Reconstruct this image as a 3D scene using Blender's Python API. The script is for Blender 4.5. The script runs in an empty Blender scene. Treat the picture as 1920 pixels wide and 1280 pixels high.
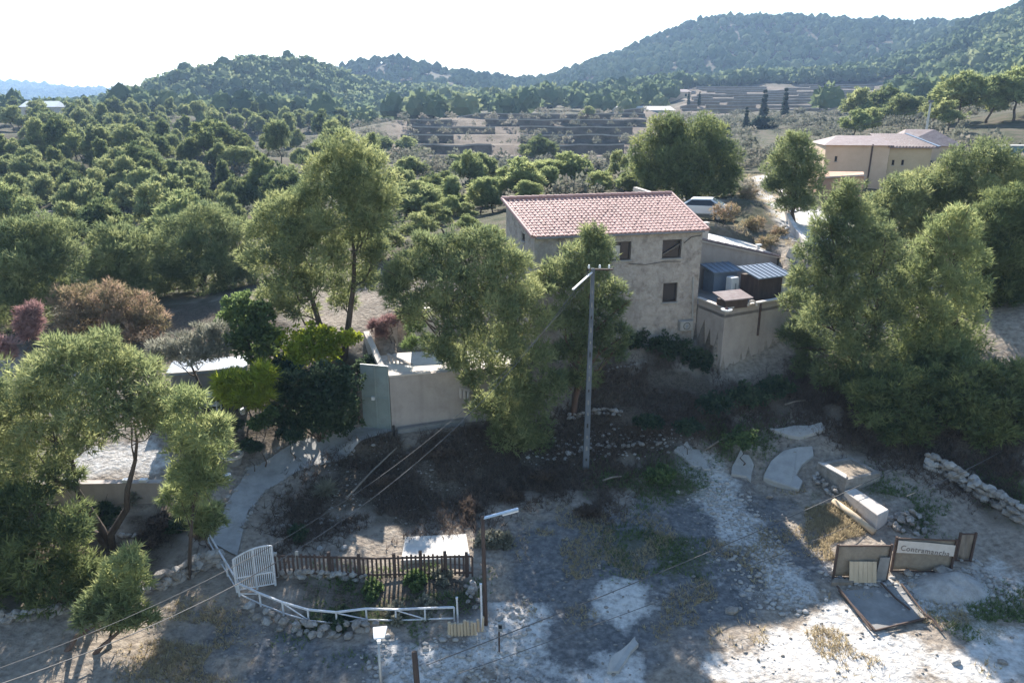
import bpy, bmesh, math, random
import numpy as np
from mathutils import Vector, Matrix, noise as mnoise

random.seed(7)
RNG = np.random.default_rng(7)
SC = bpy.context.scene
COL = SC.collection
R = math.radians

# ------------------------------------------------------------------ camera
CAM_H = 16.0
PITCH = R(17.2)
FPX = 1371.0                       # focal length in photograph pixels (1920 wide)
cam_d = bpy.data.cameras.new('camera')
cam_d.sensor_width = 36.0
cam_d.lens = 36.0 * FPX / 1920.0
cam_d.clip_start = 0.2
cam_d.clip_end = 9000.0
cam = bpy.data.objects.new('camera', cam_d)
cam.location = (0, 0, CAM_H)
cam.rotation_euler = (math.pi / 2 - PITCH, 0, 0)
COL.objects.link(cam)
SC.camera = cam

# ------------------------------------------------------------------ sky, sun, exposure
SUN_EL, SUN_AZ = R(33.0), R(-6.0)   # azimuth measured from +Y towards +X
world = bpy.data.worlds.new('World')
SC.world = world
world.use_nodes = True
wn = world.node_tree
wn.nodes.clear()
sky = wn.nodes.new('ShaderNodeTexSky')
sky.sky_type = 'NISHITA'
sky.sun_disc = False
sky.sun_elevation = SUN_EL
sky.sun_rotation = SUN_AZ
sky.altitude = 300
sky.air_density = 1.4
sky.dust_density = 0.25
sky.ozone_density = 2.0
bgn = wn.nodes.new('ShaderNodeBackground')
bgn.inputs['Strength'].default_value = 0.08
wo = wn.nodes.new('ShaderNodeOutputWorld')
wn.links.new(sky.outputs[0], bgn.inputs['Color'])
wn.links.new(bgn.outputs[0], wo.inputs['Surface'])

sun_d = bpy.data.lights.new('sun', 'SUN')
sun_d.energy = 5.0
sun_d.angle = R(0.53)
sun_d.color = (1.0, 0.91, 0.78)
sun = bpy.data.objects.new('sun', sun_d)
S = Vector((math.sin(SUN_AZ) * math.cos(SUN_EL), math.cos(SUN_AZ) * math.cos(SUN_EL), math.sin(SUN_EL)))
sun.rotation_euler = S.to_track_quat('Z', 'Y').to_euler()
sun.location = S * 60
COL.objects.link(sun)

SC.view_settings.view_transform = 'Standard'
SC.view_settings.look = 'None'
SC.view_settings.exposure = 1.5
SC.view_settings.gamma = 1.0
SC.view_settings.use_white_balance = True          # camera set for the low sun, so shade goes blue
SC.view_settings.white_balance_temperature = 6150
SC.view_settings.use_curve_mapping = False
SC.render.engine = 'CYCLES'
SC.cycles.max_bounces = 6
SC.cycles.diffuse_bounces = 3
SC.cycles.glossy_bounces = 2
SC.cycles.transmission_bounces = 4
SC.cycles.transparent_max_bounces = 6
SC.cycles.volume_bounces = 0
SC.cycles.caustics_reflective = False
SC.cycles.caustics_refractive = False
SC.cycles.use_denoising = True

# ------------------------------------------------------------------ surveying helpers
CP, SP = math.cos(PITCH), math.sin(PITCH)
def ray(u, v):
    dx, dy = (u - 960.0) / FPX, (640.0 - v) / FPX
    return (dx, CP + dy * SP, -SP + dy * CP)
def at(u, v, Y):
    r = ray(u, v); t = Y / r[1]
    return Vector((r[0] * t, Y, CAM_H + r[2] * t))
def atz(u, v, z):
    r = ray(u, v); t = (z - CAM_H) / r[2]
    return Vector((r[0] * t, r[1] * t, z))

# ------------------------------------------------------------------ mesh helpers
def fast_mesh(name, V, F, smooth=False, tint=None):
    V = np.asarray(V, dtype=np.float32).reshape(-1, 3)
    F = np.asarray(F, dtype=np.int32)
    n, k = F.shape
    me = bpy.data.meshes.new(name)
    me.vertices.add(len(V)); me.vertices.foreach_set('co', V.ravel())
    me.loops.add(n * k); me.loops.foreach_set('vertex_index', F.ravel())
    me.polygons.add(n)
    me.polygons.foreach_set('loop_start', np.arange(0, n * k, k, dtype=np.int32))
    me.polygons.foreach_set('loop_total', np.full(n, k, dtype=np.int32))
    if smooth:
        me.polygons.foreach_set('use_smooth', np.ones(n, dtype=bool))
    me.update(calc_edges=True)
    if tint is not None:
        a = me.attributes.new('tint', 'FLOAT', 'POINT')
        a.data.foreach_set('value', np.asarray(tint, dtype=np.float32))
    return me

class MB:
    """collects simple solids, then builds ONE mesh object"""
    def __init__(s): s.v = []; s.f = []
    def add(s, vs, fs):
        o = len(s.v); s.v += [tuple(p) for p in vs]; s.f += [tuple(i + o for i in f) for f in fs]; return s
    def hexa(s, p):   # 8 points: bottom 4 ccw, top 4 ccw
        return s.add(p, [(3, 2, 1, 0), (4, 5, 6, 7), (0, 1, 5, 4), (1, 2, 6, 5), (2, 3, 7, 6), (3, 0, 4, 7)])
    def box(s, c, size, rz=0.0, rx=0.0, ry=0.0):
        M = Matrix.Translation(c) @ Matrix.Rotation(rz, 4, 'Z') @ Matrix.Rotation(ry, 4, 'Y') @ Matrix.Rotation(rx, 4, 'X')
        a, b, d = size[0] / 2, size[1] / 2, size[2] / 2
        return s.hexa([M @ Vector(q) for q in ((-a, -b, -d), (a, -b, -d), (a, b, -d), (-a, b, -d), (-a, -b, d), (a, -b, d), (a, b, d), (-a, b, d))])
    def prism(s, poly, z0, z1):   # poly ccw in plan; z may be list
        n = len(poly)
        zz0 = z0 if isinstance(z0, (list, tuple)) else [z0] * n
        zz1 = z1 if isinstance(z1, (list, tuple)) else [z1] * n
        vs = [(p[0], p[1], zz0[i]) for i, p in enumerate(poly)] + [(p[0], p[1], zz1[i]) for i, p in enumerate(poly)]
        fs = [tuple(range(n - 1, -1, -1)), tuple(range(n, 2 * n))] + [(i, (i + 1) % n, n + (i + 1) % n, n + i) for i in range(n)]
        return s.add(vs, fs)
    def bar(s, a, b, w, h=None):      # rectangular bar between two points
        a, b = Vector(a), Vector(b); h = h or w
        d = (b - a).normalized()
        x = d.cross(Vector((0, 0, 1)))
        if x.length < 1e-3: x = Vector((1, 0, 0))
        x.normalize(); y = x.cross(d).normalized()
        q = [(-1, -1), (1, -1), (1, 1), (-1, 1)]
        return s.hexa([a + x * (w / 2 * i) + y * (h / 2 * j) for i, j in q] + [b + x * (w / 2 * i) + y * (h / 2 * j) for i, j in q])
    def tube(s, pts, rad, n=6, cap=True):
        pts = [Vector(p) for p in pts]; m = len(pts)
        rad = rad if isinstance(rad, (list, tuple)) else [rad] * m
        vs = []
        for i, p in enumerate(pts):
            d = (pts[min(i + 1, m - 1)] - pts[max(i - 1, 0)]).normalized()
            x = d.cross(Vector((0.13, 0.21, 1)));
            if x.length < 0.05: x = d.cross(Vector((1, 0.3, 0)))
            x.normalize(); y = d.cross(x)
            for k in range(n):
                a = 2 * math.pi * k / n
                vs.append(p + (x * math.cos(a) + y * math.sin(a)) * rad[i])
        fs = [(i * n + k, i * n + (k + 1) % n, (i + 1) * n + (k + 1) % n, (i + 1) * n + k) for i in range(m - 1) for k in range(n)]
        if cap: fs += [tuple(range(n - 1, -1, -1)), tuple(range((m - 1) * n, m * n))]
        return s.add(vs, fs)
    def mesh(s, name, smooth=False):
        me = bpy.data.meshes.new(name); me.from_pydata(s.v, [], s.f); me.update()
        if smooth: me.polygons.foreach_set('use_smooth', np.ones(len(me.polygons), dtype=bool))
        return me
    def build(s, name, mat, parent=None, smooth=False, bevel=0.0):
        return link(name, s.mesh(name, smooth), mat, parent, bevel)

def link(name, me, mat, parent=None, bevel=0.0, local=False):
    if mat is not None and not me.materials: me.materials.append(mat)
    o = bpy.data.objects.new(name, me); COL.objects.link(o)
    if parent is not None:          # meshes are modelled in world coordinates unless local=True
        o.parent = parent
        o.matrix_parent_inverse = Matrix.Identity(4) if local else Matrix.Translation(-Vector(parent.location))
    if bevel > 0:
        m = o.modifiers.new('bevel', 'BEVEL'); m.width = bevel; m.segments = 1; m.limit_method = 'ANGLE'
    return o
def tag(o, label, cat, group=None):
    o['label'] = label; o['category'] = cat
    if group: o['group'] = group
    return o
def struct(o): o['kind'] = 'structure'; return o
def stuff(o): o['kind'] = 'stuff'; return o
def thing(name, label, cat, group=None, loc=(0, 0, 0)):
    o = bpy.data.objects.new(name, None); COL.objects.link(o)
    o.location = loc; o.empty_display_size = 0.3
    return tag(o, label, cat, group)

# ------------------------------------------------------------------ materials
def newmat(name):
    m = bpy.data.materials.new(name); m.use_nodes = True
    nt = m.node_tree; nt.nodes.clear()
    return m, nt, nt.nodes.new, nt.links.new
def ramp(nt, fac, stops):
    n = nt.nodes.new('ShaderNodeValToRGB')
    el = n.color_ramp.elements
    while len(el) < len(stops): el.new(0.5)
    for e, (p, c) in zip(el, stops):
        e.position = p; e.color = (c[0], c[1], c[2], 1)
    nt.links.new(fac, n.inputs[0]); return n.outputs[0]
def surf(name, c1, c2, scale=3.0, rough=0.85, detail=6.0, bump=0.3, bscale=None, metal=0.0, stain=None, stretch=None, bdist=0.02, streak=None, tinted=False):
    """two-tone noise surface with relief; stain=(colour, scale, amount)"""
    m, nt, N, L = newmat(name)
    out = N('ShaderNodeOutputMaterial'); b = N('ShaderNodeBsdfPrincipled')
    L(b.outputs[0], out.inputs[0])
    tc = N('ShaderNodeTexCoord'); mp = N('ShaderNodeMapping')
    L(tc.outputs['Object'], mp.inputs[0])
    if stretch: mp.inputs['Scale'].default_value = stretch
    n = N('ShaderNodeTexNoise'); n.inputs['Scale'].default_value = scale; n.inputs['Detail'].default_value = detail
    n.inputs['Roughness'].default_value = 0.72
    L(mp.outputs[0], n.inputs['Vector'])
    col = ramp(nt, n.outputs['Fac'], [(0.3, c1), (0.7, c2)])
    if stain:
        n2 = N('ShaderNodeTexNoise'); n2.inputs['Scale'].default_value = stain[1]; n2.inputs['Detail'].default_value = 8
        n2.inputs['Roughness'].default_value = 0.7
        L(mp.outputs[0], n2.inputs['Vector'])
        f = ramp(nt, n2.outputs['Fac'], [(0.5, (0, 0, 0)), (0.72, (stain[2],) * 3)])
        mx = N('ShaderNodeMix'); mx.data_type = 'RGBA'
        L(f, mx.inputs['Factor']); L(col, mx.inputs['A']); mx.inputs['B'].default_value = (*stain[0], 1)
        col = mx.outputs['Result']
    if streak:
        mp2 = N('ShaderNodeMapping'); mp2.inputs['Scale'].default_value = (1.3, 1.3, .12); L(tc.outputs['Object'], mp2.inputs[0])
        n4 = N('ShaderNodeTexNoise'); n4.inputs['Scale'].default_value = 1.6; n4.inputs['Detail'].default_value = 7; L(mp2.outputs[0], n4.inputs['Vector'])
        f4 = ramp(nt, n4.outputs['Fac'], [(0.5, (0, 0, 0)), (0.8, (.5,) * 3)])
        mx = N('ShaderNodeMix'); mx.data_type = 'RGBA'
        L(f4, mx.inputs['Factor']); L(col, mx.inputs['A']); mx.inputs['B'].default_value = (*streak, 1)
        col = mx.outputs['Result']
    if tinted:
        at_ = N('ShaderNodeAttribute'); at_.attribute_name = 'tint'
        vr = ramp(nt, at_.outputs['Fac'], [(0, (.72, .68, .66)), (.5, (1, 1, 1)), (1, (1.12, 1.15, 1.15))])
        mx = N('ShaderNodeMix'); mx.data_type = 'RGBA'; mx.blend_type = 'MULTIPLY'; mx.inputs['Factor'].default_value = 1.0
        L(col, mx.inputs['A']); L(vr, mx.inputs['B']); col = mx.outputs['Result']
    L(col, b.inputs['Base Color'])
    b.inputs['Roughness'].default_value = rough; b.inputs['Metallic'].default_value = metal
    if bump > 0:
        n3 = N('ShaderNodeTexNoise'); n3.inputs['Scale'].default_value = bscale or scale * 4; n3.inputs['Detail'].default_value = 5
        L(mp.outputs[0], n3.inputs['Vector'])
        bp = N('ShaderNodeBump'); bp.inputs['Strength'].default_value = bump; bp.inputs['Distance'].default_value = bdist
        L(n3.outputs['Fac'], bp.inputs['Height']); L(bp.outputs[0], b.inputs['Normal'])
    return m
def foliage(name, cols, transl=0.4, tcol=None):
    """cols: dark..light colours chosen by the per-clump 'tint' attribute; light passes through the leaves"""
    m, nt, N, L = newmat(name)
    out = N('ShaderNodeOutputMaterial')
    a = N('ShaderNodeAttribute'); a.attribute_name = 'tint'
    oi = N('ShaderNodeObjectInfo')
    ad = N('ShaderNodeMath'); ad.operation = 'MULTIPLY_ADD'
    L(oi.outputs['Random'], ad.inputs[0]); ad.inputs[1].default_value = 0.24; L(a.outputs['Fac'], ad.inputs[2])
    sb = N('ShaderNodeMath'); sb.operation = 'SUBTRACT'; L(ad.outputs[0], sb.inputs[0]); sb.inputs[1].default_value = 0.12
    cols = [(c[0] * 1.64, c[1] * 1.64, c[2] * 2.5) for c in cols]
    k = len(cols)
    col = ramp(nt, sb.outputs[0], [(i / (k - 1), c) for i, c in enumerate(cols)])
    d = N('ShaderNodeBsdfDiffuse'); t = N('ShaderNodeBsdfTranslucent'); mx = N('ShaderNodeMixShader')
    L(col, d.inputs['Color'])
    hs = N('ShaderNodeHueSaturation'); hs.inputs['Hue'].default_value = 0.485; hs.inputs['Saturation'].default_value = 1.08; hs.inputs['Value'].default_value = 1.75
    L(col, hs.inputs['Color']); L(hs.outputs[0], t.inputs['Color'])
    mx.inputs[0].default_value = transl
    L(d.outputs[0], mx.inputs[1]); L(t.outputs[0], mx.inputs[2]); L(mx.outputs[0], out.inputs[0])
    return m

M = {}
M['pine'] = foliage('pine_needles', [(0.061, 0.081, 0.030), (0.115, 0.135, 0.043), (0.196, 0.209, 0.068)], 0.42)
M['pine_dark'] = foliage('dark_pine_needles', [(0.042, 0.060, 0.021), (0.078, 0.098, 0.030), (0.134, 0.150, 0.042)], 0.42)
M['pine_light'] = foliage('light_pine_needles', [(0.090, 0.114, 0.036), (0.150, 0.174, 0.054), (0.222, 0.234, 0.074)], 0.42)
M['pine_brown'] = foliage('browning_pine_needles', [(0.085, 0.082, 0.030), (0.135, 0.115, 0.045), (0.19, 0.145, 0.068)], 0.42)
M['pine_pink'] = foliage('reddened_foliage', [(0.115, 0.078, 0.048), (0.17, 0.11, 0.065), (0.21, 0.145, 0.085)], 0.3)
M['yellow_leaf'] = foliage('yellow_green_leaves', [(0.09, 0.115, 0.015), (0.165, 0.20, 0.022), (0.23, 0.25, 0.03)], 0.48)
M['green_leaf'] = foliage('green_leaves', [(0.042, 0.062, 0.020), (0.070, 0.100, 0.028), (0.105, 0.140, 0.036)], 0.4)
M['olive_leaf'] = foliage('olive_leaves', [(0.094, 0.094, 0.050), (0.143, 0.143, 0.072), (0.198, 0.193, 0.099)], 0.38)
M['dark_leaf'] = foliage('dark_shrub_leaves', [(0.024, 0.037, 0.018), (0.042, 0.061, 0.024), (0.072, 0.094, 0.035)], 0.35)
M['dry_twig'] = foliage('dry_brown_undergrowth', [(0.045, 0.038, 0.020), (0.07, 0.056, 0.030), (0.11, 0.088, 0.045)], 0.25)
M['dry_grass'] = foliage('dry_grass_blades', [(0.15, 0.125, 0.055), (0.22, 0.19, 0.08), (0.28, 0.25, 0.10)], 0.4)
M['far_pine'] = foliage('far_pine_needles', [(0.043, 0.062, 0.026), (0.074, 0.096, 0.036), (0.120, 0.134, 0.050)], 0.32)
M['scrub_leaf'] = foliage('scrub_leaves', [(0.05, 0.055, 0.03), (0.085, 0.088, 0.045), (0.13, 0.12, 0.065)], 0.3)
M['cypress'] = foliage('cypress_leaves', [(0.020, 0.030, 0.018), (0.032, 0.045, 0.026), (0.045, 0.060, 0.032)], 0.2)
M['bark'] = surf('pine_bark', (0.055, 0.040, 0.030), (0.13, 0.10, 0.08), 6, 0.95, bump=0.8, bdist=0.03, stretch=(1, 1, 0.3))
M['bark_red'] = surf('reddish_bark', (0.09, 0.055, 0.04), (0.17, 0.11, 0.08), 6, 0.95, bump=0.8, bdist=0.03, stretch=(1, 1, 0.3))
M['render'] = surf('rough_lime_render', (0.33, 0.285, 0.245), (0.52, 0.455, 0.40), 2.6, 0.95, bump=1.0, bscale=6, stain=((0.20, 0.165, 0.14), 2.2, 0.9), bdist=0.09, streak=(0.19, 0.165, 0.15))
M['render_smooth'] = surf('smooth_beige_render', (0.36, 0.31, 0.275), (0.46, 0.40, 0.36), 0.8, 0.92, bump=0.25, bscale=14, stain=((0.25, 0.21, 0.18), 1.1, 0.5), streak=(0.24, 0.21, 0.185))
M['white_wall'] = surf('white_wall_paint', (0.52, 0.46, 0.41), (0.66, 0.60, 0.54), 1.5, 0.9, bump=0.25, bscale=14, stain=((0.30, 0.25, 0.21), 1.7, 0.6))
M['tile'] = surf('terracotta_tiles', (0.33, 0.175, 0.15), (0.49, 0.30, 0.27), 5, 0.75, bump=0.2, stain=((0.22, 0.135, 0.115), 1.6, 0.5))
M['roof_tiles'] = surf('weathered_terracotta_tiles', (0.33, 0.175, 0.15), (0.47, 0.29, 0.26), 3, 0.8, bump=0.2, stain=((0.20, 0.15, 0.12), 1.3, 0.6), tinted=True)
M['tile_pale'] = surf('weathered_pale_tiles', (0.17, 0.125, 0.12), (0.28, 0.215, 0.205), 3, 0.85, bump=0.3, stain=((0.36, 0.32, 0.30), 2.5, 0.7))
M['concrete'] = surf('worn_concrete', (0.17, 0.165, 0.16), (0.30, 0.285, 0.265), 1.6, 0.9, bump=0.4, bscale=18, stain=((0.16, 0.14, 0.12), 1.1, 0.6))
M['path_concrete'] = surf('grey_path_concrete', (0.27, 0.265, 0.255), (0.40, 0.385, 0.365), 1.2, 0.9, bump=0.4, bscale=18, stain=((0.17, 0.155, 0.135), 1.1, 0.6))
M['pale_concrete'] = surf('pale_concrete', (0.30, 0.285, 0.265), (0.45, 0.43, 0.40), 1.2, 0.85, bump=0.25, bscale=18, stain=((0.30, 0.28, 0.25), 1.6, 0.5))
M['dark_wood'] = surf('dark_brown_timber', (0.05, 0.032, 0.026), (0.11, 0.072, 0.055), 4, 0.8, bump=0.5, stretch=(1, 1, 0.2))
M['red_wood'] = surf('reddish_brown_timber', (0.055, 0.036, 0.030), (0.105, 0.07, 0.058), 4, 0.8, bump=0.5)
M['grey_wood'] = surf('greyed_timber', (0.16, 0.13, 0.10), (0.30, 0.25, 0.20), 5, 0.9, bump=0.5, stretch=(1, 1, 0.2))
M['pale_wood'] = surf('pale_timber', (0.42, 0.33, 0.22), (0.58, 0.47, 0.33), 3, 0.85, bump=0.3, stretch=(1, 1, 0.15))
M['white_metal'] = surf('white_painted_iron', (0.58, 0.58, 0.60), (0.74, 0.74, 0.75), 6, 0.5, bump=0.1, stain=((0.30, 0.20, 0.14), 5, 0.5))
M['grey_metal'] = surf('galvanised_steel', (0.30, 0.32, 0.33), (0.42, 0.44, 0.45), 4, 0.45, metal=0.6, bump=0.05)
M['blue_metal'] = surf('blue_grey_sheet_metal', (0.16, 0.20, 0.26), (0.24, 0.29, 0.36), 2, 0.5, bump=0.1, stain=((0.10, 0.10, 0.11), 2, 0.5))
M['green_door'] = surf('grey_green_painted_steel', (0.22, 0.26, 0.245), (0.29, 0.33, 0.31), 1.2, 0.35, bump=0.08, stain=((0.17, 0.17, 0.16), 2, 0.5))
M['rust'] = surf('dark_rusty_steel', (0.045, 0.032, 0.028), (0.11, 0.065, 0.045), 8, 0.8, bump=0.2)
M['black'] = surf('black_rubber', (0.012, 0.012, 0.013), (0.028, 0.027, 0.027), 5, 0.6, bump=0.05)
M['window_dark'] = surf('dark_window_frame', (0.040, 0.030, 0.026), (0.075, 0.055, 0.046), 8, 0.6, bump=0.1)
M['stone'] = surf('limestone', (0.17, 0.15, 0.13), (0.37, 0.335, 0.295), 2.5, 0.95, bump=0.9, bscale=8, bdist=0.05)
M['bank'] = surf('shaded_bank_stone', (0.05, 0.048, 0.035), (0.21, 0.165, 0.14), 0.35, 1.0, bump=0.6, bscale=3, bdist=.1)  # bank stone and scrub tones, darkened to carry the shade on the faces
M['tan_bank'] = surf('tan_field_bank', (0.15, 0.115, 0.085), (0.30, 0.23, 0.17), 0.3, 1.0, bump=0.6, bscale=3, bdist=.1)
M['lit_edge'] = surf('lit_edge_stone', (0.26, 0.23, 0.20), (0.40, 0.36, 0.32), 0.6, 1.0, bump=0.5, bscale=3, bdist=.05)  # pale colour painting the sunlight along the field wall tops
M['white_stone'] = surf('white_limestone', (0.26, 0.245, 0.225), (0.46, 0.435, 0.405), 2.5, 0.95, bump=0.9, bscale=8, bdist=0.05)
M['tarp'] = surf('brown_woven_screen', (0.20, 0.165, 0.125), (0.28, 0.235, 0.18), 7, 0.95, bump=0.4, bscale=40, stain=((0.34, 0.30, 0.24), 2.0, 0.6))
M['white_plastic'] = surf('white_plastic', (0.66, 0.66, 0.66), (0.78, 0.78, 0.77), 3, 0.4, bump=0.05)
M['lamp_white'] = surf('white_lamp_casing', (0.80, 0.80, 0.79), (0.86, 0.86, 0.85), 3, 0.35, bump=0.0)
M['banner'] = surf('faded_white_banner', (0.50, 0.45, 0.40), (0.62, 0.57, 0.52), 5, 0.85, bump=0.1)
M['ink'] = surf('faded_dark_lettering', (0.13, 0.11, 0.10), (0.22, 0.18, 0.16), 9, 0.8, bump=0.0)
M['orange'] = surf('orange_ochre_render', (0.40, 0.235, 0.15), (0.50, 0.30, 0.20), 1, 0.9, bump=0.15, stain=((0.30, 0.18, 0.13), 0.8, 0.5))
M['peach'] = surf('pale_peach_render', (0.54, 0.39, 0.27), (0.64, 0.48, 0.345), 0.6, 0.9, bump=0.15)
M['yellow_render'] = surf('yellow_ochre_render', (0.46, 0.35, 0.22), (0.55, 0.43, 0.28), 0.8, 0.9, bump=0.15)
M['blue_paint'] = surf('blue_container_paint', (0.05, 0.14, 0.20), (0.09, 0.20, 0.28), 1.5, 0.5, bump=0.1)
M['pole'] = surf('grey_pole_concrete', (0.085, 0.10, 0.12), (0.145, 0.16, 0.18), 2, 0.85, bump=0.2)
M['pale_blue'] = surf('pale_blue_paint', (0.36, 0.47, 0.60), (0.46, 0.57, 0.70), 4, 0.4, bump=0.05)
M['cable'] = surf('grey_cable', (0.06, 0.058, 0.055), (0.12, 0.115, 0.11), 3, 0.6, bump=0.0)
M['soil'] = surf('planter_soil', (0.20, 0.155, 0.11), (0.40, 0.33, 0.25), 6, 1.0, bump=0.8, bdist=0.05)
M['terrace_floor'] = surf('pale_terrace_paving', (0.55, 0.50, 0.44), (0.70, 0.66, 0.60), 2.0, 0.9, bump=0.2)
def glass(name, c=(0.02, 0.022, 0.026)):
    m, nt, N, L = newmat(name)
    out = N('ShaderNodeOutputMaterial'); b = N('ShaderNodeBsdfPrincipled')
    b.inputs['Base Color'].default_value = (*c, 1); b.inputs['Roughness'].default_value = 0.08
    L(b.outputs[0], out.inputs[0]); return m
M['glass'] = glass('dark_window_glass')
M['car_paint'] = glass('white_car_paint', (0.7, 0.7, 0.7)); M['car_paint'].node_tree.nodes['Principled BSDF'].inputs['Roughness'].default_value = 0.3

# ================================================================== TERRAIN
# survey points: (u, v, z) known heights or (u, v, Y) known distances
CTRL = []
def cz(*L):
    for u, v, z in L: CTRL.append(tuple(atz(u, v, z)))
def cy(*L, dz=0.0):
    for u, v, Y in L:
        p = at(u, v, Y); CTRL.append((p.x, p.y, p.z + dz))
# yard and road in front
cz((0, 1275, .6), (150, 1275, .4), (320, 1275, .2), (480, 1200, .05), (620, 1250, -.1), (800, 1270, -.1), (1000, 1270, -.05), (1100, 1200, 0), (1350, 1270, 0), (1600, 1270, 0), (1900, 1270, 0),
   (1900, 1150, .15), (1700, 1150, .1), (1480, 1150, .1), (1250, 1100, .2), (1050, 1090, .2), (1180, 960, .55), (1000, 990, .5), (1400, 960, .6), (1560, 1080, .3), (1800, 1050, .5), (1460, 880, .9), (1600, 960, .8),
   (1098, 880, 1.15), (1250, 850, 1.35), (930, 880, 1.2), (780, 930, .95), (640, 950, .9), (560, 980, .75), (700, 1090, .35), (850, 1100, .35), (560, 1100, .4))
# path up to the door
cz((430, 1010, .75), (470, 930, 1.15), (560, 870, 1.6), (700, 812, 2.0), (480, 840, 1.9), (380, 1080, .55), (250, 1150, .6), (100, 1150, .9), (60, 1050, 1.3), (220, 1030, 1.1), (330, 1000, 1.1))
# left garden terraces
cz((420, 900, 1.7), (250, 870, 2.3), (100, 880, 2.3), (-150, 900, 2.3), (400, 770, 3.1), (540, 800, 2.4), (640, 800, 2.1), (220, 770, 3.4), (30, 780, 3.6), (-200, 760, 3.8))
cz((380, 700, 4.1), (540, 640, 4.8), (640, 660, 4.9), (200, 680, 4.4), (560, 590, 5.6), (620, 590, 5.6))
# slope below the house
cz((1000, 800, 1.9), (1100, 790, 2.1), (1220, 780, 2.4), (1150, 690, 4.0), (1290, 690, 3.8), (1200, 655, 4.4), (1300, 650, 4.4), (1355, 712, 3.3), (1470, 665, 4.0), (1420, 770, 2.5), (1560, 820, 2.1), (1600, 850, 1.7))
cz((1700, 900, 1.4), (1850, 960, 1.0), (1800, 850, 2.2), (1900, 900, 1.9), (1700, 760, 3.2), (1850, 720, 4.2), (1880, 650, 5.4), (1780, 650, 5.2), (1920, 610, 6.2), (2100, 700, 5.0), (2100, 1000, 1.5), (2100, 1250, .5), (-200, 1250, 1.0))
# bank and drive behind the house
CTRL += [(1, 44.5, 8.6), (5, 45.5, 9.0), (-4, 42, 7.8), (-3, 38.5, 6.6), (-6, 38, 6.2)]
cy((1335, 400, 47), (1330, 385, 52), (1400, 440, 46), (1400, 375, 53), (1440, 470, 43), (1480, 490, 41), (1500, 450, 45), (1520, 410, 52), (1480, 400, 54), (1440, 340, 66), (1550, 395, 60), (1620, 420, 58), (1560, 350, 68), (1300, 375, 62), (1380, 330, 72), (1420, 290, 90))
CTRL += [(16, 40, 7.2), (20, 40, 7.3), (26, 42, 7.5), (32, 46, 8.5), (24, 55, 8.9), (38, 60, 10.0)]
cy((1620, 335, 76), (1750, 320, 78), (1850, 330, 75), (1920, 330, 70), (1800, 262, 92), (1900, 240, 100), (1880, 215, 115), (1750, 235, 115), (2050, 230, 100), (2100, 400, 55))
# valley to the left
cy((850, 420, 56), (760, 450, 50), (900, 400, 64), (600, 470, 58), (400, 500, 58), (200, 500, 58), (0, 520, 55), (-200, 520, 55), (30, 415, 78), (200, 400, 82), (400, 400, 80), (560, 395, 78), (700, 380, 80), (860, 365, 84), (100, 350, 105), (300, 330, 115), (480, 330, 112), (600, 310, 120), (720, 330, 110), (800, 340, 105), (-200, 350, 105), (-200, 240, 180))
cy((0, 262, 165), (150, 245, 178), (300, 222, 195), (430, 225, 190), (560, 245, 175), (660, 262, 165), (90, 226, 205), (300, 205, 225), (200, 206, 225), (700, 275, 160), dz=-1.5)
CTRL += [(-150, 270, 12), (-80, 290, 10), (-180, 420, 8), (-60, 330, 11)]
# terraced fields in the valley
cy((720, 300, 135), (900, 300, 130), (1100, 305, 128), (1190, 300, 125), (720, 240, 215), (900, 232, 230), (1050, 222, 245), (1180, 225, 240), (820, 210, 300), (1000, 205, 320), (1190, 205, 300))
cy((1270, 300, 130), (1400, 255, 150), (1500, 250, 155), (1600, 245, 150), (1300, 215, 240), (1450, 212, 230), (1560, 205, 250), (1280, 190, 320), (1450, 178, 340), (1600, 172, 350), (1300, 160, 400), (1450, 153, 410), (1650, 150, 420))
# hills (ground lies below the tree tops seen on the skyline)
cy((300, 172, 400), (360, 150, 405), (430, 132, 410), (500, 116, 415), (560, 114, 415), (620, 132, 415), (680, 168, 410), (740, 200, 390), (320, 205, 330), (450, 205, 330), (580, 205, 320), (680, 225, 290), dz=-4)
CTRL += [(-140, 520, 22), (-80, 520, 24), (-190, 400, 18), (-60, 500, 28)]
cy((600, 148, 640), (640, 122, 650), (690, 104, 660), (735, 102, 665), (790, 116, 668), (850, 132, 675), (910, 146, 690), (965, 158, 720), (1010, 162, 760), (700, 175, 540), (850, 180, 520), (980, 182, 520), (1100, 182, 480), dz=-6)
cy((1060, 143, 760), (1120, 110, 760), (1180, 92, 760), (1240, 60, 760), (1300, 38, 770), (1360, 33, 775), (1450, 36, 780), (1550, 34, 790), (1640, 42, 800), (1740, 58, 820), (1150, 150, 560), (1300, 110, 600), (1450, 110, 600), (1600, 105, 600), (1350, 150, 470), (1550, 140, 470), (1700, 110, 560), dz=-5)
cy((1780, 48, 560), (1850, 28, 540), (1920, 6, 530), (2050, -40, 520), (1800, 100, 400), (1920, 70, 380), (1700, 150, 360), (1850, 140, 280), (1930, 130, 250), (1780, 170, 250), (2100, 60, 350), dz=-5)
CTRL += [(-100, 820, 40), (0, 900, 45), (200, 950, 60), (420, 950, 70), (-400, 700, 25), (500, 700, 90), (700, 900, 100)]
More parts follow.
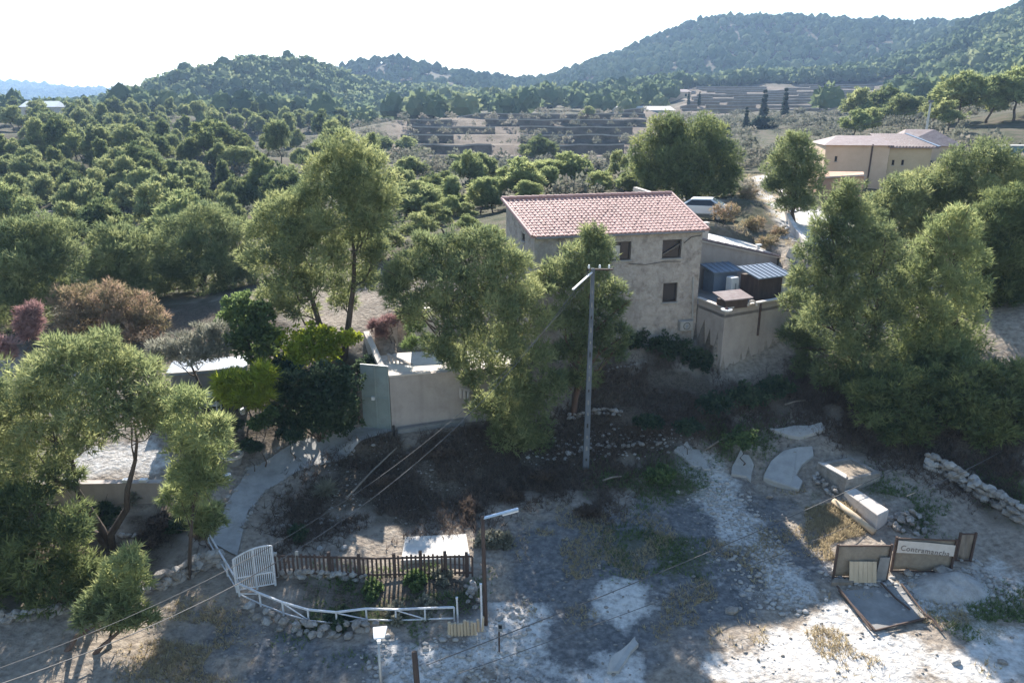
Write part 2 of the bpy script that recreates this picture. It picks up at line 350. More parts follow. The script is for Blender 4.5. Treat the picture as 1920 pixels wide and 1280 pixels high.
# the far blue ridge
cy((-400, 170, 2300), (-200, 168, 2300), (0, 162, 2300), (60, 166, 2300), (130, 176, 2320), (180, 182, 2340), (230, 180, 2350), (300, 185, 2400), (700, 190, 2500))
cy((0, 212, 1500), (200, 212, 1500), (-300, 212, 1500), (600, 212, 1500))
CTRL += [(-1500, 1500, 10), (1500, 1500, 60), (2500, 2500, 60), (-2500, 2500, 90), (0, 3300, 20), (1500, 3300, 40), (-2000, 3300, 40), (900, 500, 90), (-700, 300, 10), (-700, 1000, 15)]
# around and behind the camera
CTRL += [(-40, 18, 1.5), (-40, 30, 3.0), (-60, 50, 4.0), (-20, 8, 0), (0, 8, -.2), (20, 8, 0), (45, 10, 1.0), (45, 25, 3.5), (60, 40, 7), (0, -10, -.4), (-30, -20, 0), (30, -20, 0), (-80, 10, 2), (90, 10, 5), (0, -39, 0)]
CT = np.array(CTRL)
def warp(x, y):
    d = np.maximum(y + 14.0, 3.0) + np.abs(x) * 0.15
    return np.stack([np.asarray(x) / d * 1.6, np.log(np.maximum(np.asarray(y) + 44.0, 1.0) ) * 1.5], -1)
_P = warp(CT[:, 0], CT[:, 1])
def _phi(r2): return np.sqrt(r2 + 0.0006)
_A = _phi(((_P[:, None] - _P[None]) ** 2).sum(-1)) + np.eye(len(_P)) * -0.004
_Q = np.concatenate([np.ones((len(_P), 1)), _P], 1)
_K = np.block([[_A, _Q], [_Q.T, np.zeros((3, 3))]])
_wt = np.linalg.solve(_K, np.concatenate([CT[:, 2], np.zeros(3)]))
def vnoise(x, y, s, seed=0):
    """smooth value noise on arrays"""
    x = np.asarray(x) / s + seed * 17.3; y = np.asarray(y) / s + seed * 9.1
    xi, yi = np.floor(x), np.floor(y); fx, fy = x - xi, y - yi
    fx = fx * fx * (3 - 2 * fx); fy = fy * fy * (3 - 2 * fy)
    def h(a, b):
        t = np.sin(a * 127.1 + b * 311.7 + seed * 74.7) * 43758.5453
        return t - np.floor(t)
    return (h(xi, yi) * (1 - fx) + h(xi + 1, yi) * fx) * (1 - fy) + (h(xi, yi + 1) * (1 - fx) + h(xi + 1, yi + 1) * fx) * fy
def poly_sd(x, y, poly):
    """signed distance to a polygon in plan (negative inside)"""
    P = np.array([(p[0], p[1]) for p in poly], float); n = len(P)
    best = np.full(np.shape(x), 1e9); ins = np.zeros(np.shape(x), bool)
    for i in range(n):
        a, b = P[i], P[(i + 1) % n]; e = b - a
        t = np.clip(((x - a[0]) * e[0] + (y - a[1]) * e[1]) / (e @ e + 1e-12), 0, 1)
        best = np.minimum(best, np.hypot(x - a[0] - t * e[0], y - a[1] - t * e[1]))
        c = ((a[1] > y) != (b[1] > y)) & (x < (b[0] - a[0]) * (y - a[1]) / (b[1] - a[1] + 1e-12) + a[0])
        ins ^= c
    return np.where(ins, -best, best)
def sstep(a, b, x):
    t = np.clip((x - a) / (b - a), 0, 1); return t * t * (3 - 2 * t)

PLATFORMS = []       # (polygon, z, blend) levelled pieces of ground
# terraced fields: lines of equal height with low walls, far valley and far slope
FIELD_A = dict(poly=[at(690, 300, 130), at(1215, 305, 126), at(1240, 222, 250), at(740, 232, 222)], Y=[126, 140, 154, 169, 185, 202, 220, 239], z0=6.8, dz=1.55)
FIELD_B = dict(poly=[at(1240, 214, 235), at(1640, 205, 250), at(1660, 152, 415), at(1290, 158, 405)], Y=[238, 253, 268, 283, 298, 314, 330, 346, 362, 378, 394, 408], z0=16.4, dz=1.3)
def fwob(x, y): return 10.0 * (vnoise(x, y * .3, 46, 5) - .5) + 5.0 * (vnoise(x, y * .3, 17, 6) - .5)
def field_steps(x, y, z, fl):
    m = sstep(4, -6, poly_sd(x, y, fl['poly']))
    yy = y + fwob(x, y)
    Ys = fl['Y']; lev = fl['z0'] + fl['dz'] * np.arange(len(Ys))
    idx = np.clip(np.searchsorted(Ys, yy.ravel()) - 1, 0, len(Ys) - 1).reshape(yy.shape)
    tgt = lev[idx]
    return z * (1 - m) + tgt * m
def ground_raw(x, y):
    x = np.asarray(x, float); y = np.asarray(y, float); shp = x.shape
    xf, yf = x.ravel(), y.ravel(); out = np.empty(len(xf))
    for i in range(0, len(xf), 20000):
        q = warp(xf[i:i + 20000], yf[i:i + 20000])
        d = ((q[:, None] - _P[None]) ** 2).sum(-1)
        out[i:i + 20000] = _phi(d) @ _wt[:-3] + _wt[-3] + q @ _wt[-2:]
    return out.reshape(shp)
def ground_z(x, y):
    x = np.asarray(x, float); y = np.asarray(y, float)
    z = ground_raw(x, y)
    far = sstep(60, 200, y)
    z = z + (vnoise(x, y, 14, 1) - .5) * 1.2 * sstep(50, 120, y) + (vnoise(x, y, 50, 2) - .5) * 5 * sstep(250, 500, y)
    wood = sstep(62, 85, y) * (1 - sstep(205, 240, y)) * sstep(0, -12, x + .12 * y - 10)
    z = z + wood * ((vnoise(x, y, 26, 7) - .5) * 6.0 + (vnoise(x, y, 11, 8) - .5) * 2.0)
    near = 1 - sstep(45, 70, y)
    z = z + near * ((vnoise(x, y, 1.7, 3) - .5) * .14 + (vnoise(x, y, .6, 4) - .5) * .06)
    z = field_steps(x, y, z, FIELD_A); z = field_steps(x, y, z, FIELD_B)
    for poly, pz, bl in PLATFORMS:
        m = sstep(bl, 0, poly_sd(x, y, poly)); z = z * (1 - m) + pz * m
    return z
def gz(x, y): return float(ground_z(np.array([x], float), np.array([y], float))[0])
def on_ground(u, v, Ymin=14.0, Ymax=900.0):
    """where the line of sight through (u, v) meets the ground"""
    r = ray(u, v)
    Y = np.geomspace(Ymin, Ymax, 500); t = Y / r[1]
    X = r[0] * t; Z = CAM_H + r[2] * t
    g = ground_z(X, Y); k = np.argmax(Z < g)
    if Z[k] >= g[k]: k = len(Y) - 1
    return Vector((X[k], Y[k], g[k]))

# ------------------------------------------------------------------ house corners (plan), needed for levelling the ground
HA = at(1003, 443, 35.0); ZE = HA.z                      # front eave, left end
HB = atz(1318, 430, ZE)                                   # front eave, right end
ZR = ZE + 1.2
HC = atz(1252, 366, ZR); HD = atz(949, 376, ZR)          # ridge ends
TW0 = atz(735, 806, 2.0); TW1 = atz(930, 780, 2.15)      # foot of the garden terrace wall
TZ = 4.6
ANX_E = at(1458, 482, 42.3)                              # right end of the low wing's eave
WNG = HB.lerp(HC, .68)                                   # where the low wing meets the house
TER_Z = 6.87
TER1 = atz(1360, 578, TER_Z); TER2 = atz(1487, 556, TER_Z)
def flat(p): return (p.x, p.y)
def inset(a, b, k): return a + (b - a) * k
PLATFORMS += [
    ([flat(at(1255, 400, 47)), flat(at(1385, 400, 47)), flat(at(1375, 400, 52.5)), flat(at(1260, 400, 52.5))], 9.25, 1.2),
    ([flat(HA), flat(HB), flat(HC), flat(HD)], 4.2, 0.05),
    ([flat(WNG), flat(ANX_E), (ANX_E.x - 0.7, ANX_E.y + 3.2), (WNG.x - 0.6, WNG.y + 3.6)], 6.3, 0.05),
    ([flat(HB + Vector((0.1, -.1, 0))), (TER1.x, TER1.y + .15), (TER2.x - .1, TER2.y + .1), flat(ANX_E), flat(WNG)], 6.3, 0.05),
    ([(TW0.x + .02, TW0.y + .25), (TW1.x + 1.5, TW1.y + .4), (TW1.x + 2.0, TW1.y + 4.0), (TW0.x - .3, TW0.y + 5.2)], TZ - .15, 0.12),
    ([(TW0.x - 1.6, TW0.y - 1.0), (TW0.x + .3, TW0.y - 1.2), (TW1.x, TW1.y - 1.0), (TW1.x, TW1.y + .1), (TW0.x - 1.6, TW0.y + .1)], 1.98, 0.8),
]
# ------------------------------------------------------------------ ground sheet
def axis(core0, core1, step, lo, hi, g):
    a = list(np.arange(core0, core1, step)); s = step
    while a[-1] < hi: s *= g; a.append(a[-1] + s)
    s = step
    while a[0] > lo: s *= g; a.insert(0, a[0] - s)
    return np.array(a)
GX = axis(-21, 23, 0.22, -2600, 2600, 1.06)
GY = axis(15, 44, 0.22, -40, 3350, 1.032)
XX, YY = np.meshgrid(GX, GY)
ZZ = ground_z(XX, YY)
def gpoly(*px): return [flat(on_ground(u, v)) for u, v in px]
nz = (vnoise(XX, YY, 1.3, 11) - .5) * 1.6 + (vnoise(XX, YY, .5, 12) - .5) * .9
def zone(polys, soft=.8, wob=1.0):
    m = np.zeros_like(XX)
    for p in polys: m = np.maximum(m, sstep(soft, -soft, poly_sd(XX, YY, p) + nz * wob))
    return m
pale = zone([gpoly((1330, 1236), (1480, 1212), (1930, 1232), (1930, 1300), (1240, 1300)),
             gpoly((1285, 838), (1320, 850), (1350, 900), (1400, 930), (1440, 1010), (1530, 1120), (1500, 1160), (1420, 1140), (1370, 1040), (1320, 960), (1310, 900)),
             gpoly((1550, 1075), (1700, 1065), (1860, 1060), (1900, 1120), (1760, 1150), (1640, 1110)),
             gpoly((950, 1130), (1010, 1150), (1010, 1300), (700, 1300), (690, 1215), (860, 1190), (930, 1180)),
             gpoly((1130, 1210), (1200, 1200), (1230, 1300), (1100, 1300)),
             gpoly((1190, 1080), (1260, 1120), (1200, 1180), (1100, 1150)), gpoly((1360, 1210), (1560, 1130), (1640, 1190), (1930, 1190), (1930, 1300), (1300, 1300))], .8, 1.3)
pale = np.maximum(pale, .9 * zone([gpoly((120, 850), (290, 815), (330, 880), (260, 905), (120, 900))], .4, .4))
dark = zone([gpoly((600, 830), (800, 810), (930, 790), (1060, 760), (1150, 660), (1330, 660), (1360, 720), (1520, 700), (1640, 760), (1640, 830), (1480, 800), (1330, 830), (1250, 840), (1190, 900), (1140, 980), (1060, 940), (930, 950), (905, 1000), (770, 1000), (640, 1010), (520, 1040), (500, 980), (560, 920)),
             gpoly((520, 1085), (860, 1085), (860, 1150), (640, 1155), (530, 1125)),
             gpoly((1480, 690), (1780, 700), (1930, 700), (1930, 960), (1800, 930), (1640, 870), (1500, 800)),
             gpoly((0, 960), (240, 960), (300, 1030), (200, 1120), (0, 1130)),
             gpoly((300, 740), (470, 690), (680, 690), (690, 790), (560, 815), (470, 830), (380, 800)), gpoly((200, 960), (400, 900), (415, 950), (380, 1050), (280, 1110), (200, 1060)), gpoly((410, 760), (560, 760), (640, 800), (520, 840), (440, 860), (400, 820)),
             gpoly((0, 560), (540, 560), (540, 640), (300, 690), (0, 690))], 1.2, 1.5)
green = zone([gpoly((1120, 880), (1300, 870), (1330, 930), (1200, 950), (1130, 930)),
              gpoly((1130, 990), (1240, 1000), (1320, 1010), (1290, 1090), (1160, 1070)),
              gpoly((1330, 800), (1470, 800), (1460, 850), (1350, 860)),
              gpoly((1500, 930), (1560, 930), (1600, 1000), (1550, 1030)),
              gpoly((1630, 900), (1760, 960), (1740, 1000), (1640, 950)),
              gpoly((1840, 890), (1930, 930), (1930, 970), (1860, 940)),
              gpoly((1780, 1150), (1930, 1120), (1930, 1170), (1800, 1180)),
              gpoly((590, 1150), (780, 1170), (700, 1215), (560, 1180))], 1.0, 1.6)
grey = zone([gpoly((890, 985), (1150, 930), (1300, 930), (1420, 900), (1560, 1000), (1560, 1090), (1450, 1170), (1330, 1235), (1300, 1300), (420, 1300), (400, 1180), (480, 1150), (700, 1190), (930, 1160))], 1.2, 1.4)  # dark grey yard: its shade is painted into the dust colour
far = sstep(39, 46, YY + 3 * (vnoise(XX, YY, 6, 13) - .5) + np.maximum(0, XX - 9) * -.25)
drive = zone([gpoly((1405, 335), (1450, 322), (1485, 390), (1600, 378), (1630, 445), (1540, 470), (1460, 445))], .6, .3)
yard = zone([gpoly((1280, 398), (1350, 398), (1350, 372), (1280, 372))], .6, .3)
pale = np.maximum(pale, np.maximum(drive, yard) )
fieldm = np.maximum(sstep(3, -3, poly_sd(XX, YY, FIELD_A['poly'])), sstep(3, -3, poly_sd(XX, YY, FIELD_B['poly'])))
FE = np.arange(XX.size).reshape(XX.shape)
gf = np.stack([FE[:-1, :-1], FE[:-1, 1:], FE[1:, 1:], FE[1:, :-1]], -1).reshape(-1, 4)
gme = fast_mesh('ground', np.stack([XX, YY, ZZ], -1), gf, smooth=True)
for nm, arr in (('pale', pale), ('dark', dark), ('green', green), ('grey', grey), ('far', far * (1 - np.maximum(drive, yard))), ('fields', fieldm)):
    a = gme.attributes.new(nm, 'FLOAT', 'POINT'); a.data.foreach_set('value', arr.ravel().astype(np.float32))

def ground_material():
    m, nt, N, L = newmat('ground_earth_and_limestone')
    out = N('ShaderNodeOutputMaterial'); b = N('ShaderNodeBsdfPrincipled'); L(b.outputs[0], out.inputs[0])
    b.inputs['Roughness'].default_value = 1.0; b.inputs['Specular IOR Level'].default_value = 0.1
    tc = N('ShaderNodeTexCoord')
    def noi(s, d=8, r=.65):
        n = N('ShaderNodeTexNoise'); n.inputs['Scale'].default_value = s; n.inputs['Detail'].default_value = d; n.inputs['Roughness'].default_value = r
        L(tc.outputs['Object'], n.inputs['Vector']); return n.outputs['Fac']
    def att(nm):
        a = N('ShaderNodeAttribute'); a.attribute_name = nm; return a.outputs['Fac']
    def mix(f, A, B):
        x = N('ShaderNodeMix'); x.data_type = 'RGBA'; L(f, x.inputs['Factor'])
        for k, c in (('A', A), ('B', B)):
            if isinstance(c, tuple): x.inputs[k].default_value = (*c, 1)
            else: L(c, x.inputs[k])
        return x.outputs['Result']
    def sharpen(f, nse, lo, hi):       # break a zone's edge with noise
        ad = N('ShaderNodeMath'); ad.operation = 'ADD'; L(f, ad.inputs[0]); L(nse, ad.inputs[1])
        mr = N('ShaderNodeMapRange'); L(ad.outputs[0], mr.inputs[0]); mr.inputs[1].default_value = lo; mr.inputs[2].default_value = hi
        return mr.outputs[0]
    n1, n2, n3 = noi(.7), noi(4.5), noi(17, 6)
    tan = ramp(nt, n2, [(.3, (.17, .14, .112)), (.48, (.28, .235, .19)), (.72, (.42, .365, .30))])
    lime = ramp(nt, n2, [(.28, (.46, .43, .39)), (.48, (.58, .55, .51)), (.7, (.68, .655, .615))])
    humus = ramp(nt, n3, [(.32, (.045, .036, .027)), (.5, (.08, .064, .047)), (.72, (.19, .155, .115))])
    grs = ramp(nt, n3, [(.35, (.045, .055, .018)), (.55, (.085, .088, .038)), (.75, (.17, .15, .065))])
    scrub = ramp(nt, noi(.35, 10, .75), [(.36, (.045, .052, .028)), (.47, (.075, .075, .045)), (.57, (.12, .10, .075)), (.68, (.055, .06, .032))])
    field = ramp(nt, noi(.12, 10, .75), [(.34, (.055, .06, .034)), (.46, (.11, .088, .068)), (.6, (.20, .16, .125)), (.7, (.085, .085, .05))])
    shade_dust = ramp(nt, n2, [(.3, (.085, .085, .088)), (.48, (.145, .144, .145)), (.72, (.27, .262, .255))])  # grey yard dust, darkened to carry the shade
    tan = mix(sharpen(att('grey'), n1, .95, 1.5), tan, shade_dust)
    c = mix(sharpen(att('pale'), n2, .9, 1.55), tan, lime)
    c = mix(sharpen(att('dark'), n2, .95, 1.55), c, humus)
    c = mix(sharpen(att('green'), n3, 1.25, 1.75), c, grs)
    c = mix(att('far'), c, scrub)
    c = mix(att('fields'), c, field)
    L(c, b.inputs['Base Color'])
    vo = N('ShaderNodeTexVoronoi'); vo.inputs['Scale'].default_value = 5.5; L(tc.outputs['Object'], vo.inputs['Vector'])
    ad = N('ShaderNodeMath'); ad.operation = 'MULTIPLY_ADD'; L(vo.outputs['Distance'], ad.inputs[0]); ad.inputs[1].default_value = -.35; L(n2, ad.inputs[2])
    bp = N('ShaderNodeBump'); bp.inputs['Strength'].default_value = 1.0; bp.inputs['Distance'].default_value = .09
    L(ad.outputs[0], bp.inputs['Height'])
    bp2 = N('ShaderNodeBump'); bp2.inputs['Strength'].default_value = .6; bp2.inputs['Distance'].default_value = .04
    L(n3, bp2.inputs['Height']); L(bp.outputs[0], bp2.inputs['Normal']); L(bp2.outputs[0], b.inputs['Normal'])
    return m
M['ground'] = ground_material()
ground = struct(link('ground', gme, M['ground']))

# ================================================================== VEGETATION BUILDERS
def unit(n, rng):
    d = rng.normal(size=(n, 3)); return d / np.linalg.norm(d, axis=1, keepdims=True)
def norm(a): return a / np.maximum(np.linalg.norm(a, axis=-1, keepdims=True), 1e-9)
def tufts(P, D, T, rng, L0=.22, W0=.045, k=4, spread=.55, leaf=False):
    """k thin blades fanning out from every point P along D; T = tint per point -> verts, faces, tint"""
    n = len(P)
    Pk = np.repeat(P, k, 0); Dk = norm(np.repeat(D, k, 0) + rng.normal(size=(n * k, 3)) * spread)
    L_ = L0 * rng.uniform(.6, 1.25, (n * k, 1)); W_ = W0 * rng.uniform(.7, 1.3, (n * k, 1))
    side = norm(np.cross(Dk, unit(n * k, rng)))
    tip = Pk + Dk * L_
    if leaf:
        mid = Pk + Dk * L_ * .5
        V = np.stack([Pk, mid + side * W_, tip, mid - side * W_], 1)
        F = np.arange(n * k * 4).reshape(-1, 4)
    else:
        V = np.stack([Pk - side * W_ * .6 - Dk * L_ * .15, Pk + side * W_ * .6 + Dk * L_ * .1, tip], 1)
        F = np.arange(n * k * 3).reshape(-1, 3)
    return V.reshape(-1, 3), F, np.repeat(np.repeat(T, k), V.shape[1])
def crown_points(lobes, rng, dens=1.0, pr=(.27, .42), up=.55, inner=.12, flatz=.85, pf=1.0):
    """lobes: (centre, radius). Each lobe carries bushy clumps on its surface; points with outward directions."""
    Ps, Ds, Ts = [], [], []
    for c, Rl in lobes:
        c = np.array(c); lt = rng.normal(0, .10)
        m = max(6, int(22 * pf))
        d = unit(m * 2, rng); d = d[(d[:, 2] > -.75)][:m]
        pc = c + d * Rl * rng.uniform(.42, .92, (len(d), 1)) * np.array([1, 1, flatz])
        prr = Rl * rng.uniform(pr[0], pr[1], len(d))
        nq = max(2, len(d) // 4)                       # small sprays standing out of the mass
        d2 = unit(nq, rng); d2[:, 2] = np.abs(d2[:, 2]) * 1.1 - .25
        pc = np.concatenate([pc, c + d2 * Rl * rng.uniform(.95, 1.2, (nq, 1))]); prr = np.concatenate([prr, Rl * rng.uniform(.16, .26, nq)])
        for q, r_ in zip(pc, prr):
            n = max(6, int(dens * 245 * r_ * r_ + 6))
            e = unit(n, rng)
            rad = rng.uniform(.4, 1.0, (n, 1)) ** .6
            rad[: int(n * inner)] *= rng.uniform(.2, .8, (int(n * inner), 1))
            p = q + e * rad * r_ * np.array([1, 1, .85])
            dd = norm(e + np.array([0, 0, up]) + (q - c) / (Rl + 1e-6) * .5 + rng.normal(size=e.shape) * .25)
            t = np.clip(.5 + lt + rng.normal(0, .21) + rng.normal(0, .09, n), 0, 1)
            Ps.append(p); Ds.append(dd); Ts.append(t)
    return np.concatenate(Ps), np.concatenate(Ds), np.concatenate(Ts)
def limb_path(a, b, rng, sag=.12, n=4):
    a, b = Vector(a), Vector(b); L_ = (b - a).length
    pts = []
    for i in range(n + 1):
        t = i / n; p = a.lerp(b, t)
        if 0 < i < n: p += Vector(rng.normal(size=3)) * L_ * .05
        p.z += -sag * L_ * math.sin(math.pi * t)
        pts.append(p)
    return pts
def trunk_mesh(base, lobes, rng, r0=.16, stems=1, name='trunk', topk=.8, lean=None, min_limb=.018):
    mb = MB(); base = Vector(base)
    C = [Vector(c) for c, _ in lobes]
    zt = max(c.z for c in C); cx = sum((c for c in C), Vector()) / len(C)
    groups = [[] for _ in range(stems)]
    for i, c in enumerate(sorted(C, key=lambda q: q.x)): groups[min(stems - 1, i * stems // len(C))].append(c)
    for g in groups:
        if not g: continue
        m = sum(g, Vector()) / len(g); top = Vector((m.x, m.y, base.z + (max(c.z for c in g) - base.z) * topk))
        tp = [base + Vector((0, 0, -.25))] + [base.lerp(top, t) + Vector((rng.normal() * .12, rng.normal() * .12, 0)) * (t < .99) + Vector(((m.x - base.x) * .12 * math.sin(math.pi * t), 0, 0)) for t in (.12, .3, .5, .7, .86, 1.0)]
        rr = [r0 * 1.25] + [r0 * k for k in (1.0, .88, .72, .52, .34, .16)]
        if stems > 1: rr = [q * .75 for q in rr]
        mb.tube(tp, rr, 7)
        for c in g:
            # leave the stem below the lobe
            h = base.z + (c.z - base.z) * rng.uniform(.55, .85)
            k = min(range(1, len(tp)), key=lambda j: abs(tp[j].z - h))
            L_ = (c - tp[k]).length; rl = max(min_limb, min(rr[k] * .6, .03 + .018 * L_))
            pth = limb_path(tp[k], c, rng)
            mb.tube(pth, [rl * (1 - .75 * i / (len(pth) - 1)) for i in range(len(pth))], 5, cap=False)
            for _ in range(2):
                e = c + Vector(rng.normal(size=3)) * .5
                mb.tube([pth[2], pth[2].lerp(e, .6) + Vector((0, 0, .08)), e], [rl * .5, rl * .35, rl * .12], 4, cap=False)
    return mb.mesh(name, smooth=True)

def near_tree(name, label, base, lobes, mat='pine', bark='bark', r0=.16, stems=1, dens=1.0, seed=1, group='pines around the house', cat='tree', L0=.27, W0=.036, k=3, flatz=.85, topk=.8, leaf=False, up=.55, baseY=None, pf=1.0, spread=.5):
    """base = (u, v, Y): foot of the trunk; lobes = (u, v, radius_px, dY) masses of the crown seen in the photograph, given real distance"""
    rng = np.random.default_rng(seed)
    bu, bv, bY = base
    b = at(bu, bv, bY); b.z = gz(b.x, b.y)
    W = []
    for lb in lobes:
        u, v, rp = lb[:3]; dY = lb[3] if len(lb) > 3 else rng.uniform(-1, 1) * min(1.6, rp * bY / FPX * .9)
        c = at(u, v, bY + dY); rad = rp * 1.1 * (bY + dY) / FPX
        c.z = max(c.z, gz(c.x, c.y) + rad * .5)
        W.append((c, rad))
    t = thing(name, label, cat, group, b)
    P, D, T = crown_points(W, rng, dens, flatz=flatz, up=up, pf=pf)
    V, F, ti = tufts(P, D, T, rng, L0, W0, k, leaf=leaf, spread=spread)
    link('crown', fast_mesh('crown', V, F, tint=ti), M[mat], t)
    link('trunk', trunk_mesh(b, W, rng, r0, stems, topk=topk), M[bark], t)
    return t

def proto_tree(seed, h=6.0, w=4.5, kind='round', mat='pine', L0=.42, W0=.11, k=4, dens=.25):
    """a tree in its own coordinates, foot at the origin -> (crown mesh, trunk mesh)"""
    rng = np.random.default_rng(seed)
    W = []
    if kind == 'cypress':
        for i in range(7):
            z = h * (.1 + .85 * i / 6); W.append((Vector((rng.normal() * .05, rng.normal() * .05, z)), w * .5 * (1 - (i / 6) ** 1.6 * .85)))
    else:
        n = {'round': 9, 'sparse': 7}.get(kind, 11); lean = rng.normal(0, .12, 2)
        for i in range(n):
            a = i * 2.4 + rng.uniform(0, .6); f = i / (n - 1)
            if kind in ('round', 'sparse'): z = h * (.42 + .42 * f); rr = w * .5 * (.62 * math.sqrt(max(0, 1 - (f * .95) ** 2)) + .03)
            else: z = h * (.32 + .55 * f); rr = w * .5 * (.55 * (1 - f) + .08)
            W.append((Vector((math.cos(a) * rr * rng.uniform(.7, 1.3), math.sin(a) * rr * rng.uniform(.7, 1.3), z + rng.normal() * .3)) + Vector((lean[0] * z, lean[1] * z, 0)), w * rng.uniform(.14, .33) * (1.1 - .35 * f)))
    P, D, T = crown_points(W, rng, dens, pf=.8)
    V, F, ti = tufts(P, D, T, rng, L0, W0, k)
    cm = fast_mesh('crown', V, F, tint=ti); cm.materials.append(M[mat])
    tm = trunk_mesh((0, 0, 0), W, rng, .13, 1, min_limb=.03); tm.materials.append(M['bark'])
    return cm, tm
def place_tree(proto, x, y, s, label, group, name='pine_tree', cat='tree', rz=None, sz=None, z=None, mat=None):
    t = thing(name, label, cat, group, (x, y, (gz(x, y) if z is None else z) - .1))
    kx = random.uniform(.82, 1.2); t.scale = (s * kx, s / kx, s * (sz or 1.0)); t.rotation_euler = (0, 0, random.uniform(0, 6.28) if rz is None else rz)
    for nm, me in (('crown', proto[0]), ('trunk', proto[1])):
        o = bpy.data.objects.new(nm, me); COL.objects.link(o); o.parent = t
    return t

# ================================================================== HOUSE
def wall_face(mb, P0, P1, z0, z1, holes=(), depth=.22, z1b=None):
    """upright wall face from P0 to P1 (plan), seen from the right-hand side of P0->P1 turned outwards; holes = (s0,s1,za,zb) with reveals"""
    P0 = Vector((P0[0], P0[1], 0)); P1 = Vector((P1[0], P1[1], 0)); d = P1 - P0; L_ = d.length; d.normalize()
    n = Vector((d.y, -d.x, 0))
    z1b = z1 if z1b is None else z1b
    ss = sorted({0, L_, *[h[0] for h in holes], *[h[1] for h in holes]}); zs = sorted({z0, *[h[2] for h in holes], *[h[3] for h in holes]})
    def pt(s, z, q=0): return P0 + d * s - n * q + Vector((0, 0, z))
    for i in range(len(ss) - 1):
        a, b = ss[i], ss[i + 1]
        for j in range(len(zs)):
            za = zs[j]
            if j + 1 < len(zs): ta = tb = zs[j + 1]
            else: ta = z1 + (z1b - z1) * a / L_; tb = z1 + (z1b - z1) * b / L_
            if any(h[0] - 1e-6 <= a and b <= h[1] + 1e-6 and h[2] - 1e-6 <= za and ta <= h[3] + 1e-6 for h in holes): continue
            mb.add([pt(a, za), pt(b, za), pt(b, tb), pt(a, ta)], [(0, 1, 2, 3)])
    for s0, s1, a, b in holes:
        for p, q in (((s0, a), (s1, a)), ((s1, a), (s1, b)), ((s1, b), (s0, b)), ((s0, b), (s0, a))):
            mb.add([pt(*p), pt(*p, depth), pt(*q, depth), pt(*q)], [(0, 1, 2, 3)])
    return P0, d, n
def on_wall(u, v, P0, P1):
    """distance along the wall and height of the point of wall P0-P1 seen at (u, v)"""
    r = ray(u, v); a = Vector((P0[0], P0[1])); d = Vector((P1[0], P1[1])) - a; L_ = d.length; d.normalize()
    # t*(r0,r1) = a + s*d
    det = r[0] * -d.y + d.x * r[1]
    t = (a.x * -d.y + d.x * a.y) / det; s = (r[0] * a.y - r[1] * a.x) / det * -1
    s = (Vector((r[0] * t, r[1] * t)) - a).dot(d)
    return s, CAM_H + r[2] * t
def window(parent, P0, d, n, h, kind):
    s0, s1, a, b = h
    def pt(s, z, q): return P0 + d * s - n * q + Vector((0, 0, z))
    f = MB(); w = .055
    for p, q in (((s0, a + w / 2), (s1, a + w / 2)), ((s0, b - w / 2), (s1, b - w / 2))): f.bar(pt(*p, .10), pt(*q, .10), .07, w)
    for s in (s0 + w / 2, s1 - w / 2): f.bar(pt(s, a + w, .10), pt(s, b - w, .10), w, .07)
    if kind == 'two': f.bar(pt((s0 + s1) / 2, a + w, .10), pt((s0 + s1) / 2, b - w, .10), w, .07)
    fr = f.build('window', M['window_dark'], parent)
    g = MB(); g.add([pt(s0, a, .13), pt(s1, a, .13), pt(s1, b, .13), pt(s0, b, .13)], [(0, 1, 2, 3)])
    g.build('pane', M['glass'], fr)
    if kind == 'board':
        k = MB(); k.bar(pt(s0 + .05, a + .2, .05), pt(s1 - .1, b - .25, .05), .08, .03); k.build('brace', M['grey_wood'], fr)
    if kind == 'two':
        k = MB(); k.add([pt(s0 + w, a + w, .115), pt((s0 + s1) / 2 - w / 2, a + w, .115), pt((s0 + s1) / 2 - w / 2, b - .2, .115), pt(s0 + w, b - .2, .115)], [(0, 1, 2, 3)])
        k.build('curtain', M['banner'], fr)
    sl = MB(); sl.bar(pt(s0 - .06, a - .03, -.02), pt(s1 + .06, a - .03, -.02), .10, .05); sl.build('sill', M['pale_concrete'], fr)
    return fr

house = thing('stone_house', 'two-storey rendered stone house under a pink terracotta tiled roof', 'house', None, (HA.x, HA.y, 4.2))
A, B, C, D = HA.copy(), HB.copy(), HC.copy(), HD.copy()
holes = []
for (u0, v0, u1, v1), kind in (((1148, 454, 1184, 489), 'two'), ((1243, 450, 1279, 485), 'board'), ((1244, 531, 1271, 567), 'plain'), ((1163, 537, 1177, 548), 'plain')):
    s0, zb = on_wall(u0, v0, A, B); s1, _ = on_wall(u1, v0, A, B); _, za = on_wall(u0, v1, A, B)
    holes.append(((s0, s1, za, zb), kind))
wl = MB(); ZB = 3.2
zt = ZE - .02
P0w, dw, nw = wall_face(wl, A, B, ZB, zt, [h for h, _ in holes])
wall_face(wl, B, C, ZB, zt, (), z1b=ZR - .02)
wall_face(wl, C, D, ZB, ZR - .02)
sg0, zg = on_wall(978, 436, D, A); sg1, _ = on_wall(984, 441, D, A); _, zg2 = on_wall(981, 452, D, A)
wall_face(wl, D, A, ZB, ZR - .02, [(sg0, sg1, zg2, zg)], z1b=zt)
wl.build('wall', M['render'], house)
for h, kind in holes: window(house, P0w, dw, nw, h, kind)
pg = Vector((D.x, D.y, 0)); dg = Vector((A.x - D.x, A.y - D.y, 0)); dg.normalize(); ng = Vector((dg.y, -dg.x, 0))
window(house, pg, dg, ng, (sg0, sg1, zg2, zg), 'plain')
